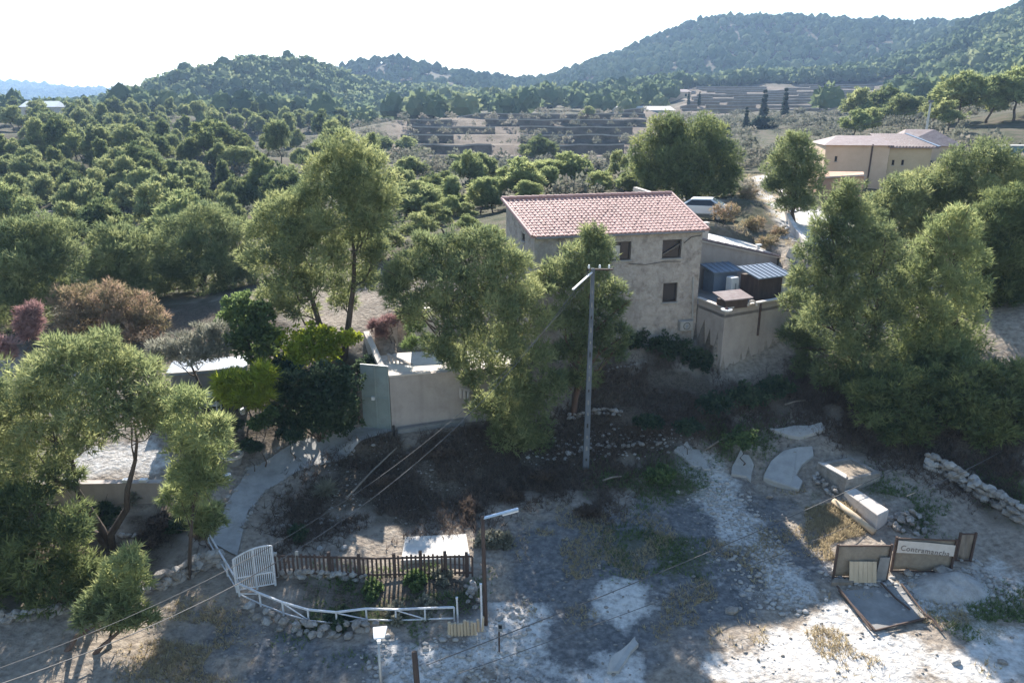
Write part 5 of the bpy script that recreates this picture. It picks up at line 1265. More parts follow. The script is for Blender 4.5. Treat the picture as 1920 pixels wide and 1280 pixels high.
# white parapet of the yard behind the ridge
a, b = at(1190, 354, 47), at(1262, 376, 45); k = MB(); k.bar(a, b, .35, .22); k.prism([flat(a), flat(b), flat(b + Vector((.2, .3, 0))), flat(a + Vector((.2, .3, 0)))], a.z - 2.5, [a.z - .1, b.z - .1, b.z - .1, a.z - .1]); tag(k.build('parapet_wall', M['white_wall']), 'white-capped parapet showing above the roof ridge', 'wall')
# far farm building and others
def small_house(name, label, u, v, Y, w, d, h, rz, wm, rm, roof_h=1.0, win=3):
    p = at(u, v, Y); z = gz(p.x, p.y) ; p.z = max(p.z, z - 1); t = thing(name, label, 'house', 'far houses', p)
    k = MB(); k.box(p + Vector((0, 0, h / 2 - 1)), (w, d, h + 2), rz); wl_ = k.build('wall', wm, t)
    Mx = Matrix.Translation(p + Vector((0, 0, h))) @ Matrix.Rotation(rz, 4, 'Z'); a, b = w / 2 + .3, d / 2 + .3
    k = MB(); k.add([Mx @ Vector(q) for q in ((-a, -b, .01), (a, -b, .01), (a, b, .01), (-a, b, .01), (-a * .9, 0, roof_h), (a * .9, 0, roof_h))], [(0, 1, 5, 4), (1, 2, 5), (2, 3, 4, 5), (3, 0, 4), (3, 2, 1, 0)]); k.build('roof', rm, t)
    for i in range(win):
        x = -w / 2 + w * (i + .5) / win; k = MB(); k.box(Mx @ Vector((x, -d / 2 - .02, -h * .45)), (.9, .1, 1.1), rz); k.build('window', M['glass'], t)
    return t
small_house('farm_building', 'long low farm building with a pale bluish roof beyond the terraces', 1205, 224, 262, 20, 8, 2.6, .05, M['blue_metal'], M['white_wall'], 1.4, 5)
small_house('white_villa', 'white domed villa roof among the trees at the far edge of the wood', 86, 222, 215, 9, 7, 3.0, .1, M['white_wall'], M['white_plastic'], 1.6, 3)
small_house('hill_house', 'tiny pinkish house at the upper edge of the far terraces', 1690, 152, 430, 16, 8, 2.8, .1, M['peach'], M['tile_pale'], 1.2, 4)
small_house('hill_house', 'tiny pale house beside the cypresses at the end of the terraces', 1268, 186, 330, 10, 7, 2.8, .3, M['peach'], M['tile_pale'], 1.2, 2)
# terrace walls of the fields
def field_walls(fl, lab, mat):
    xs0 = min(p.x for p in fl['poly']); xs1 = max(p.x for p in fl['poly'])
    names = ['lowest', 'second', 'third', 'fourth', 'fifth', 'sixth', 'seventh', 'eighth', 'ninth', 'tenth', 'eleventh', 'twelfth']
    for q, Y in enumerate(fl['Y']):
        xs = np.arange(xs0, xs1, 3.0); ys = np.full_like(xs, Y) - fwob(xs, np.full_like(xs, Y))
        ok = poly_sd(xs, ys, fl['poly']) < -3
        if ok.sum() < 4: continue
        k = MB(); kc = MB()
        for i in range(len(xs) - 1):
            if not (ok[i] and ok[i + 1]): continue
            if vnoise(np.array([xs[i]]), np.array([ys[i]]), 11, 44)[0] < .2: continue
            za_ = gz(xs[i], ys[i] + 2.5) + .5 * (vnoise(xs[i], ys[i], 5, 61) - .6); zb2 = gz(xs[i + 1], ys[i + 1] + 2.5) + .5 * (vnoise(xs[i + 1], ys[i + 1], 5, 61) - .6)
            k.hexa([(xs[i], ys[i] - .9, za_ - 2.2), (xs[i + 1] - .02, ys[i + 1] - .9, zb2 - 2.2), (xs[i + 1] - .02, ys[i + 1] - .2, zb2 - 2.2), (xs[i], ys[i] - .2, za_ - 2.2), (xs[i], ys[i] - .9, za_ + .12), (xs[i + 1] - .02, ys[i + 1] - .9, zb2 + .12), (xs[i + 1] - .02, ys[i + 1] - .2, zb2 + .12), (xs[i], ys[i] - .2, za_ + .12)])
            kc.hexa([(xs[i], ys[i] - 1.0, za_ + .125), (xs[i + 1] - .02, ys[i + 1] - 1.0, zb2 + .125), (xs[i + 1] - .02, ys[i + 1] + .5, zb2 + .125), (xs[i], ys[i] + .5, za_ + .125), (xs[i], ys[i] - 1.0, za_ + .42), (xs[i + 1] - .02, ys[i + 1] - 1.0, zb2 + .42), (xs[i + 1] - .02, ys[i + 1] + .5, zb2 + .3), (xs[i], ys[i] + .5, za_ + .3)])  # pale caps added to stand for the sunlit top edges
        if k.v: tw_ = tag(k.build('terrace_wall', mat), f'{names[q]} long dry stone terrace wall {lab}', 'stone wall', 'terrace walls ' + lab); kc.build('coping', M['lit_edge'], tw_)
field_walls(FIELD_A, 'of the valley fields', M['bank'])
field_walls(FIELD_B, 'on the slope below the forest', M['tan_bank'])
k = MB(); a, b = G(-20, 425), G(185, 405)
for i in range(14):
    p, q = drop(a.lerp(b, i / 14)), drop(a.lerp(b, (i + 1) / 14)); k.bar(p + Vector((0, 0, .3)), q + Vector((0, 0, .3)), .6, 1.3)
tag(k.build('dry_stone_wall', M['stone']), 'dry stone wall between the belt of pines and the hillside wood', 'stone wall')

# ================================================================== TREES NEAR THE HOUSE (each one its own)
near_tree('pine_tree', 'broad round-crowned pine in front of the sunlit patch, with its forked bare limbs showing', (212, 1035, 23), [
    (180, 672, 62, 0), (100, 690, 62, -.5), (250, 700, 58, .5), (40, 730, 62, 0), (300, 745, 48, -.4), (170, 745, 66, -1), (90, 780, 66, -.8), (250, 785, 52, -.8), (20, 800, 60, -.5), (160, 815, 48, -.6), (70, 850, 55, -.6), (-40, 760, 70, 0), (-30, 850, 70, 0), (305, 780, 28, 0), (60, 905, 52, -.4), (5, 930, 56, -.3), (115, 890, 36, -.4), (-40, 940, 60, 0)], seed=11, r0=.17, stems=3, dens=1.0, topk=.7)
near_tree('pine_tree', 'bright young pine just beside the round stone-rimmed planter', (352, 1075, 21.8), [
    (352, 758, 34, 0), (340, 800, 38, .3), (380, 810, 40, -.3), (352, 850, 36, .2), (392, 850, 38, 0), (375, 885, 38, -.3), (405, 800, 26, 0), (345, 890, 26, 0), (330, 925, 26, .3), (372, 925, 28, 0), (402, 900, 24, 0), (350, 955, 22, .2)], mat='pine_light', seed=12, r0=.07, dens=1.1)
near_tree('pine_sapling', 'small ball-crowned pine sapling standing by the end of the white railing', (383, 1022, 22.6), [(385, 962, 26, 0), (372, 975, 22, .1), (400, 978, 20, -.1), (384, 990, 20, 0)], mat='pine_light', seed=13, r0=.03, dens=1.6, group='young pines')
near_tree('pine_tree', 'slender young pine with a bright tip leaning above the tan bank', (218, 1290, 19.0), [
    (243, 1052, 34, 0), (222, 1078, 36, .3), (258, 1088, 28, 0), (205, 1110, 32, 0), (235, 1122, 28, -.2)], mat='pine_light', seed=14, r0=.09, dens=1.0)
near_tree('pine_tree', 'low dark spreading pine at the picture edge under the broad round pine', (70, 1200, 20.5), [
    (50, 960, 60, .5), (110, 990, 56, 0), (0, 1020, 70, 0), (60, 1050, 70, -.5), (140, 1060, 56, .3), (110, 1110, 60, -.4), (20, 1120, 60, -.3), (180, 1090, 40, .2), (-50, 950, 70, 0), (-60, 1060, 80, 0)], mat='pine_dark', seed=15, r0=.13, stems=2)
for i, (u, v, lab) in enumerate([(128, 1300, 'thin bare leaning pine stem, first of three at the lower corner'), (182, 1310, 'thin bare leaning pine stem between two others at the lower corner')]):
    near_tree('pine_tree', lab, (u, v, 18.2), [(u + 60, 1130 + i * 20, 34, .6), (u + 40, 1150, 30, .3), (u + 90, 1160, 26, .5)], mat='pine', seed=16 + i, r0=.075, dens=.9, bark='bark_red')

near_tree('pine_tree', 'tallest pine left of the house with a leaning double trunk', (642, 658, 34), [
    (650, 292, 40, 0), (690, 322, 44, .5), (612, 318, 38, 0), (655, 350, 48, -.6), (715, 365, 34, .3), (592, 362, 42, .3), (700, 412, 44, -.2), (640, 410, 52, -.8), (580, 410, 44, -.4), (528, 400, 44, 0), (492, 425, 34, .3), (540, 455, 50, -.8), (500, 480, 42, 0), (600, 470, 48, -.8), (660, 470, 48, 0), (712, 470, 34, .3), (545, 520, 48, -.4), (600, 530, 44, 0), (515, 560, 34, .2), (560, 575, 32, 0), (672, 525, 34, .4), (640, 565, 26, .8)], seed=21, r0=.21, stems=2, dens=.95, topk=.75)
near_tree('pine_tree', 'dark full pine growing behind the leaning double-trunked pine', (390, 565, 47), [
    (340, 440, 40, 0), (388, 416, 40, 0), (432, 438, 38, .5), (300, 470, 40, .5), (360, 480, 52, -.8), (420, 490, 50, -.5), (466, 486, 28, .6), (330, 520, 44, -.5), (395, 530, 46, -.5), (450, 540, 36, 0), (290, 530, 36, .5)], mat='pine', seed=22, r0=.2, dens=.9, L0=.30, W0=.042)
near_tree('pine_tree', 'medium pine standing between the dark full pine and the wide edge pine', (238, 590, 44), [
    (212, 446, 30, 0), (248, 452, 30, .4), (188, 474, 34, .4), (228, 482, 40, -.8), (258, 500, 32, 0), (198, 520, 36, 0), (238, 528, 36, -.4), (170, 508, 26, .4)], seed=23, r0=.17, dens=.9, L0=.30, W0=.042)
near_tree('pine_tree', 'wide olive-green pine at the picture edge behind the reddened tree', (62, 680, 40), [
    (40, 445, 46, 0), (95, 440, 44, .4), (0, 480, 56, 0), (60, 495, 52, -.8), (115, 490, 42, 0), (20, 545, 54, -.6), (85, 555, 50, -.5), (130, 545, 32, .3), (-50, 500, 60, 0), (40, 600, 44, -.3), (-30, 580, 55, 0)], seed=24, r0=.2, dens=.9, L0=.30, W0=.042)
near_tree('pine_tree', 'low thinning pine with browned upper branches above the round pine', (205, 660, 37), [
    (125, 568, 32, 0), (165, 560, 30, .3), (215, 556, 30, 0), (255, 580, 34, .3), (285, 606, 28, 0), (150, 600, 36, -.5), (205, 605, 40, -.5), (245, 640, 38, -.3), (180, 640, 34, 0)], mat='pine_brown', seed=25, r0=.12, stems=2, dens=.9)
near_tree('reddened_shrub', 'small tree with salmon-red foliage beside the browned pine', (58, 690, 32.5), [(50, 592, 18, 0), (64, 582, 14, .1), (42, 612, 18, 0), (68, 606, 16, -.1), (56, 626, 16, 0)], mat='pine_pink', seed=26, r0=.05, dens=1.2, group='reddened trees')
near_tree('reddened_shrub', 'salmon-red bush tip at the very edge above the round pine', (4, 720, 31), [(6, 648, 18, 0), (-12, 660, 20, 0), (14, 664, 14, 0)], mat='pine_pink', seed=27, r0=.05, dens=1.2, group='reddened trees')
near_tree('olive_tree', 'grey-olive open tree standing beside the grey flat roof', (360, 715, 31), [
    (345, 648, 28, 0), (385, 630, 24, .3), (410, 622, 18, 0), (322, 668, 28, 0), (368, 668, 28, -.4), (400, 655, 24, 0), (300, 655, 24, .2)], mat='olive_leaf', seed=28, r0=.08, dens=.9)
near_tree('leafy_tree', 'glossy bright green ivy-clad tree in the shade of the leaning pine', (468, 695, 33), [(450, 575, 26, 0), (490, 590, 26, 0), (430, 600, 24, .2), (470, 620, 30, -.3), (505, 630, 24, 0), (445, 645, 26, 0), (490, 660, 26, 0)], mat='green_leaf', seed=29, r0=.1, dens=.8, leaf=True, L0=.2, W0=.06, k=3, group='garden shrubs')
near_tree('rounded_shrub', 'yellow-green rounded shrub at the foot of the leaning pine', (590, 700, 32.6), [(555, 640, 26, 0), (590, 630, 28, .2), (622, 640, 26, 0), (570, 665, 30, -.3), (612, 662, 26, 0), (545, 670, 22, 0), (660, 632, 16, 0)], mat='yellow_leaf', seed=30, r0=.05, dens=.9, leaf=True, L0=.17, W0=.045, k=3, group='garden shrubs', cat='shrub')
near_tree('spiky_shrub', 'lime-green spiky-leaved shrub beside the white garden table', (465, 790, 29.6), [(430, 712, 22, 0), (470, 718, 26, 0), (500, 700, 22, .2), (450, 745, 24, -.3), (488, 745, 24, 0), (420, 735, 18, 0)], mat='yellow_leaf', seed=31, r0=.05, dens=.7, L0=.42, W0=.035, k=5, group='garden shrubs', cat='shrub')
near_tree('leafy_shrub', 'small leafy bush at the bend of the concrete path', (487, 815, 28.4), [(480, 795, 14, 0), (496, 788, 14, 0), (510, 775, 12, 0)], mat='green_leaf', seed=32, r0=.03, dens=1.2, leaf=True, L0=.13, W0=.04, k=3, group='garden shrubs', cat='shrub')
near_tree('dark_shrub', 'large dark evergreen shrub mass filling the corner by the grey-green door', (600, 835, 30.4), [
    (560, 712, 30, 0), (610, 700, 34, .3), (655, 715, 28, 0), (540, 750, 34, 0), (590, 750, 40, -.5), (640, 760, 36, -.3), (555, 790, 34, 0), (605, 795, 36, -.3), (650, 795, 26, 0), (520, 780, 24, 0), (525, 725, 22, .3)], mat='dark_leaf', seed=33, r0=.08, stems=3, dens=.8, leaf=True, L0=.17, W0=.05, k=3, group='garden shrubs', cat='shrub')
near_tree('flowering_creeper', 'mauve-red creeper spilling over the garden terrace wall', (735, 640, 35.2), [(705, 612, 12, 0), (725, 604, 14, 0), (748, 600, 12, 0), (760, 590, 10, 0), (715, 625, 10, 0)], mat='pine_pink', seed=73, r0=.03, dens=1.0, group='garden shrubs', cat='plant')
near_tree('rounded_shrub', 'green shrub growing on the garden terrace floor by the wall', (850, 700, 33), [(780, 615, 16, 0), (800, 640, 16, 0), (770, 645, 14, 0), (860, 690, 18, 0), (840, 665, 16, 0)], mat='green_leaf', seed=74, r0=.03, dens=.9, group='garden shrubs', cat='shrub')
# two pines in front of the house
near_tree('pine_tree', 'tall many-branched pine in front of the tiled house, nearest the garden terrace', (945, 880, 31), [
    (905, 462, 38, 0), (860, 470, 40, .4), (950, 490, 42, 0), (815, 495, 40, .3), (900, 515, 48, -.6), (770, 520, 36, .3), (795, 470, 34, .4), (755, 500, 30, .4), (735, 535, 28, .4), (775, 590, 26, .6), (850, 535, 50, -.8), (745, 555, 28, .2), (980, 540, 44, -.3), (930, 570, 52, -1), (795, 570, 40, -.3), (870, 600, 50, -.8), (985, 600, 48, -.5), (828, 650, 34, -1.2), (850, 672, 30, -1.4), (930, 640, 52, -1), (990, 660, 46, -.6), (900, 690, 44, -.6), (1020, 735, 38, -.8), (960, 720, 46, -1), (920, 760, 44, -.6), (985, 780, 46, -.8), (1035, 715, 26, -.9), (950, 830, 40, -.6), (1000, 835, 32, -.4)], seed=41, r0=.2, stems=2, dens=1.0, topk=.85)
near_tree('pine_tree', 'looser pine behind the concrete pole, its tip against the house wall', (1075, 800, 32.4), [
    (1110, 445, 24, 0), (1090, 468, 30, .2), (1130, 470, 24, 0), (1060, 495, 36, .2), (1110, 505, 38, -.4), (1030, 530, 34, .2), (1080, 545, 40, -.5), (1140, 545, 30, 0), (1120, 585, 36, -.3), (1160, 575, 20, 0), (1060, 600, 40, -.4), (1150, 625, 30, -.3), (1110, 640, 36, -.2), (1060, 660, 34, -.2), (1150, 660, 26, 0), (1100, 700, 32, 0), (1060, 720, 26, 0)], seed=42, r0=.16, dens=.95, bark='bark_red', topk=.85)
# clump right of the terrace
near_tree('pine_tree', 'feathery tall pine touching the terrace wall, with drooping tiers', (1610, 840, 32.8), [
    (1590, 362, 26, 0), (1570, 392, 32, .2), (1612, 400, 34, 0), (1550, 430, 34, .2), (1595, 440, 42, -.5), (1640, 440, 36, .2), (1530, 472, 34, 0), (1570, 485, 42, -.5), (1630, 490, 44, -.3), (1672, 480, 30, .4), (1515, 520, 34, 0), (1555, 535, 42, -.4), (1610, 545, 46, -.6), (1665, 535, 38, .3), (1502, 575, 34, 2.5), (1545, 590, 42, -.4), (1600, 600, 48, -.6), (1655, 590, 42, 0), (1492, 625, 28, 2.5), (1530, 640, 38, 2.2), (1585, 655, 46, -.6), (1640, 650, 46, -.3), (1515, 685, 30, 2.0), (1565, 705, 38, 0), (1610, 715, 48, -.6), (1665, 705, 44, 0), (1580, 755, 30, 0), (1625, 765, 42, -.4), (1670, 765, 38, -.2)], mat='pine', seed=43, r0=.2, dens=.95, topk=.92, stems=2, up=.25)
near_tree('pine_tree', 'bright upright-tipped pine rising in the middle of the clump beside the terrace', (1755, 842, 33.5), [
    (1795, 402, 22, 0), (1770, 428, 28, .1), (1815, 436, 24, 0), (1745, 465, 34, 0), (1790, 475, 38, -.4), (1825, 486, 26, .3), (1715, 510, 36, .2), (1765, 520, 42, -.5), (1810, 535, 36, 0), (1700, 560, 40, .3), (1750, 572, 44, -.5), (1800, 585, 42, -.2), (1710, 615, 42, 0), (1760, 630, 44, -.3), (1810, 640, 38, 0), (1715, 670, 42, 0), (1765, 685, 44, -.4), (1720, 720, 42, -.2), (1770, 735, 40, -.2), (1720, 770, 36, 0), (1765, 785, 34, 0), (1690, 790, 28, 0)], mat='pine_light', seed=44, r0=.19, dens=.95, topk=.92)
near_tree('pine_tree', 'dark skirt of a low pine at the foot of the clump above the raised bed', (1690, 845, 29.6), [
    (1615, 740, 30, .8), (1650, 725, 38, .6), (1700, 720, 40, .6), (1755, 725, 40, .6), (1790, 745, 34, .4), (1640, 772, 36, 0), (1690, 770, 42, 0), (1745, 775, 42, 0), (1660, 805, 32, -.2), (1715, 808, 32, -.2)], mat='pine_dark', seed=55, r0=.1, stems=2, dens=.95)
near_tree('pine_tree', 'pale-crowned pine behind the clump, below the ochre house', (1690, 460, 45), [
    (1690, 356, 30, 0), (1730, 340, 32, .3), (1660, 378, 32, 0), (1705, 380, 42, -.6), (1755, 365, 38, 0), (1640, 400, 32, 0), (1690, 415, 44, -.6), (1740, 405, 40, -.3), (1720, 440, 36, 0), (1660, 435, 36, 0)], seed=45, r0=.17, dens=.85, L0=.25, W0=.038)
near_tree('pine_tree', 'wide pale-crowned pine behind the clump near the blue container', (1845, 470, 44), [
    (1800, 310, 36, 0), (1845, 300, 40, .3), (1890, 320, 40, 0), (1780, 345, 40, 0), (1830, 350, 46, -.6), (1880, 365, 44, -.4), (1925, 345, 44, 0), (1800, 390, 40, -.4), (1850, 405, 44, -.6), (1900, 410, 40, 0), (1940, 400, 44, 0)], seed=46, r0=.18, dens=.85, L0=.25, W0=.038)
near_tree('pine_tree', 'large dark pine at the edge with its bare trunk over the sunlit bank', (1902, 700, 37), [
    (1865, 430, 48, 0), (1910, 425, 48, .3), (1850, 480, 46, 0), (1900, 480, 52, -.6), (1945, 470, 50, 0), (1845, 530, 40, 0), (1890, 540, 48, -.5), (1930, 550, 46, 0), (1830, 575, 26, 0), (1870, 580, 32, 0), (1960, 540, 50, 0), (1850, 400, 40, .3), (1890, 390, 42, .4), (1935, 400, 44, .3), (1835, 450, 36, .2), (1925, 600, 36, 0), (1855, 615, 30, 0), (1890, 625, 30, .3)], mat='pine_dark', seed=47, r0=.17, dens=1.0, topk=.7)
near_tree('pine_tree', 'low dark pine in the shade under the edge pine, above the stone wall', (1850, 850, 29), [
    (1830, 705, 36, .6), (1870, 710, 38, .6), (1920, 705, 40, .6), (1815, 740, 40, 0), (1860, 750, 44, 0), (1910, 750, 46, 0), (1955, 745, 46, 0), (1830, 785, 40, -.3), (1880, 795, 44, -.3), (1930, 800, 46, -.3), (1850, 825, 34, -.4)], mat='pine_dark', seed=48, r0=.1, stems=2, dens=.9)
near_tree('broad_pine_tree', 'dense dark dome-shaped pine behind the tiled roof', (1290, 388, 61), [
    (1240, 252, 36, 0), (1290, 240, 38, 0), (1335, 258, 34, .4), (1215, 285, 34, 0), (1265, 280, 44, -1), (1315, 285, 44, -1), (1360, 292, 28, .4), (1210, 320, 30, 0), (1250, 320, 42, -1), (1300, 325, 46, -1.2), (1345, 325, 36, 0), (1230, 345, 28, 0), (1275, 350, 34, -.6), (1325, 352, 34, -.4), (1372, 330, 20, 0), (1365, 355, 20, 0)], mat='pine_dark', seed=49, r0=.28, dens=.55, L0=.32, W0=.055, stems=2)
near_tree('slim_pine_tree', 'slim pine with a bare straight trunk growing beside the white drive', (1486, 447, 50), [
    (1492, 262, 20, 0), (1478, 285, 26, 0), (1510, 292, 26, .2), (1460, 312, 26, .2), (1492, 318, 34, -.4), (1525, 322, 22, 0), (1472, 345, 30, 0), (1510, 350, 28, 0), (1450, 345, 16, 0), (1490, 372, 26, -.2), (1468, 385, 18, 0), (1512, 385, 16, 0)], mat='pine', seed=50, r0=.13, dens=.7, L0=.28, W0=.045, topk=.95)

# low dark scrub on the slope below the house (countable bushes)
SB = [(1180, 735, 36.3, 34, 'dark rounded bush below the house wall, nearest the pale kerb'), (1250, 725, 36, 34, 'dark rounded bush in the middle of the slope under the house'), (1310, 690, 35.3, 28, 'dark bush tucked under the terrace opening'),
      (1400, 745, 32.5, 34, 'dark wide bush below the terrace corner'), (1455, 730, 33.5, 30, 'dark bush between the terrace wall and the feathery pine'), (1340, 760, 31.5, 30, 'low dark bush downhill of the terrace corner'), (1390, 825, 29.5, 30, 'low green bush above the pale fan-shaped slab'), (1240, 890, 28.2, 24, 'low green bush beside the foot of the concrete pole')]
for i, (u, v, Y, rp, lab) in enumerate(SB):
    near_tree('low_bush', lab, (u, v + 14, Y), [(u - rp * .6, v, rp * .6, 0), (u, v - rp * .3, rp * .6, .2), (u + rp * .6, v, rp * .6, 0), (u, v + 4, rp * .6, -.4)], mat='dark_leaf' if i < 6 else 'green_leaf', seed=60 + i, r0=.03, dens=.9, leaf=True, L0=.14, W0=.035, k=3, group='bushes on the slope', cat='shrub', pf=.8)
near_tree('rounded_shrub', 'yellowish shrub lit on its top beside the brown post', (915, 1100, 24.2), [(905, 1062, 16, 0), (925, 1078, 18, 0), (935, 1105, 18, 0), (915, 1100, 18, 0), (945, 1130, 16, 0), (950, 1150, 14, 0)], mat='olive_leaf', seed=71, r0=.03, dens=1.2, leaf=True, L0=.12, W0=.03, k=3, group='garden shrubs', cat='shrub')
near_tree('agave_plant', 'pale spiky agave on the dark slope beside the path', (610, 930, 27.0), [(610, 918, 9, 0)], mat='olive_leaf', seed=72, r0=.03, dens=1.0, L0=.55, W0=.03, k=4, group='garden shrubs', cat='plant', up=.2)

# ================================================================== TREES FARTHER OFF (copies of a few kinds)
PR = [proto_tree(107, 6, 5.0, 'sparse'), proto_tree(108, 6, 4.4, 'sparse'), proto_tree(101, 6, 4.6, 'round'), proto_tree(102, 6, 4.2, 'round'), proto_tree(103, 6, 3.6, 'cone'), proto_tree(104, 6, 5.2, 'round'), proto_tree(105, 6, 4.0, 'cone'), proto_tree(106, 6, 4.8, 'round')]
PL = [proto_tree(111, 6, 5.0, 'round', 'pine_light'), proto_tree(112, 6, 4.2, 'cone', 'pine_light'), proto_tree(113, 6, 4.4, 'round', 'pine_light')]
PDk = [proto_tree(121, 6, 5.2, 'round', 'pine_dark'), proto_tree(122, 6, 4.4, 'sparse', 'pine_dark'), proto_tree(123, 6, 3.8, 'cone', 'pine_dark')]
PC = [proto_tree(131, 8, 1.8, 'cypress', 'cypress', L0=.5, W0=.14)]
def px_tree(proto, u, vtop, vbot, Y, label, group, name='pine_tree', wide=1.0):
    p = at(u, vbot, Y); z = gz(p.x, p.y); top = at(u, vtop, Y).z
    h = max(1.5, top - z); s = h / 6.0 * wide
    return place_tree(proto, p.x, p.y, s, label, group, name, sz=1 / wide)
VAL = 'trees in the valley behind the house'
VSP = []
for i, (pr, u, vt, vb, Y, lab) in enumerate([
    (PL[0], 962, 300, 395, 66, 'light round pine directly behind the tiled roof ridge'), (PL[2], 1010, 295, 380, 72, 'wide light pine behind the ridge, second from the roof corner'), (PL[0], 1060, 290, 380, 74, 'tall pale pine behind the middle of the tiled roof'),
    (PL[2], 1130, 318, 385, 66, 'pale pine behind the ridge nearest the dome-shaped pine'), (PL[0], 1165, 305, 380, 76, 'pale pine beside the dome-shaped pine'), (PL[1], 925, 352, 410, 62, 'small pale conical pine by the roof corner'), (PL[1], 985, 345, 392, 60, 'small pointed pine close behind the roof ridge'), (PL[1], 1003, 348, 392, 60.5, 'twin small pointed pine close behind the roof ridge'),
    (PR[5], 895, 330, 400, 76, 'medium green pine in the valley beyond the roof corner'), (PR[1], 800, 345, 440, 58, 'pale round pine beside the tall leaning pine'), (PR[3], 760, 345, 440, 57, 'round pine half hidden behind the tall leaning pine'), (PDk[0], 820, 312, 365, 96, 'dark rounded pine in the valley above the pale round pine'), (PR[1], 870, 395, 430, 56, 'small pine below the valley, next to the garden wall'), (PL[2], 850, 290, 322, 112, 'little grey-green pine at the foot of the terraced fields'),
    (PDk[0], 1012, 258, 303, 128, 'lone dark rounded tree in front of the terraced fields'), (PR[0], 1100, 205, 240, 215, 'lone tree standing on the upper terraced field'), (PR[2], 720, 250, 290, 140, 'tree at the edge of the terraced fields'), (PR[1], 762, 262, 292, 140, 'bush-like tree where the terraced fields begin'),
    (PR[1], 835, 385, 455, 50, 'round pine between the tall leaning pine and the roof corner'), (PL[0], 880, 405, 462, 47, 'pale bushy pine close to the gable wall'), (PR[0], 775, 405, 480, 47, 'dark round pine behind the garden terrace'), (PL[2], 925, 418, 470, 43.5, 'small pale pine against the gable wall'), (PR[5], 720, 420, 500, 46, 'pine showing between the two trunks of the leaning pine'), (PR[0], 640, 300, 350, 105, 'valley pine left of the terraced fields'),
    (PR[3], 700, 300, 345, 110, 'pine behind the crown of the tall leaning pine')]):
    px_tree(pr, u, vt - 5, vb, Y, lab, VAL, wide=1.45)
# further pines scattered through the valley
rv = random.Random(12); nv_ = 0
for _ in range(400):
    if nv_ >= 30: break
    u = rv.uniform(630, 1200); v = rv.uniform(350, 430)
    if u > 930 and v > 375: continue
    p = on_ground(u, v, 52, 125)
    if p.y > 100 or p.y < 54 or not all((p.x - a) ** 2 + (p.y - b) ** 2 > 16 for a, b in VSP): continue
    VSP.append((p.x, p.y)); nv_ += 1; s_ = rv.uniform(.4, .72); pr = rv.choice(PL + PR[:4] + PDk)
    look = ('little' if s_ < .5 else 'bushy' if s_ < .62 else 'full') + (' pale' if pr in PL else ' dark' if pr in PDk else '')
    where = 'near the tall leaning pine' if u < 780 else 'left of the tiled roof' if u < 940 else 'beyond the tiled roof' if u < 1080 else 'towards the dome-shaped pine'
    dist = 'close to the garden' if p.y < 72 else 'half way to the fields' if p.y < 95 else 'at the foot of the fields'
    place_tree(pr, p.x, p.y, s_, f'{look} valley pine {where}, {dist}', VAL, sz=rv.uniform(.8, 1.2))
RS = 'trees on the slope behind the ochre house'
for i, (pr, u, vt, vb, Y, lab) in enumerate([
    (PL[0], 1600, 205, 250, 112, 'pale bushy pine behind the ridge of the ochre house'), (PL[2], 1640, 195, 240, 116, 'pale pine up the slope beside the tall service pole'), (PR[3], 1690, 170, 222, 130, 'round pine just in front of the tall service pole'), (PR[0], 1620, 168, 212, 150, 'round pine on the slope above the terraces'), (PDk[0], 1660, 160, 205, 150, 'dark pine above the ochre house, half way up the slope'),
    (PR[1], 1745, 160, 230, 118, 'pine right behind the tall service pole'), (PL[0], 1800, 135, 225, 112, 'tall pale pine on the crest above the container'), (PL[2], 1850, 130, 222, 110, 'wide pale pine on the crest above the container'), (PL[0], 1900, 125, 225, 108, 'pale pine at the edge on the crest above the container'), (PR[0], 1780, 190, 250, 100, 'brownish pine below the crest trees'), (PR[5], 1920, 140, 230, 112, 'pine cut by the picture edge on the crest')]):
    px_tree(pr, u, vt, vb, Y, lab, RS, wide=1.2)
for i, (u, vt, vb, Y, w, lab) in enumerate([(1428, 168, 246, 200, 1.5, 'tall dark cypress, first of the pair before the terraces'), (1467, 165, 246, 200, 1.5, 'tall dark cypress, second of the pair before the terraces'), (1396, 205, 258, 170, 1.0, 'slender cypress in front of the dark hedge'), (1310, 178, 205, 270, 1.0, 'short cypress at the far end of the terraces'), (1290, 176, 205, 270, 1.2, 'stubby cypress above the dome-shaped pine')]):
    p = at(u, vb, Y); z = gz(p.x, p.y); h = at(u, vt, Y).z - z
    place_tree(PC[0], p.x, p.y, max(.6, h / 8), lab, 'cypresses by the terraces', 'cypress_tree')
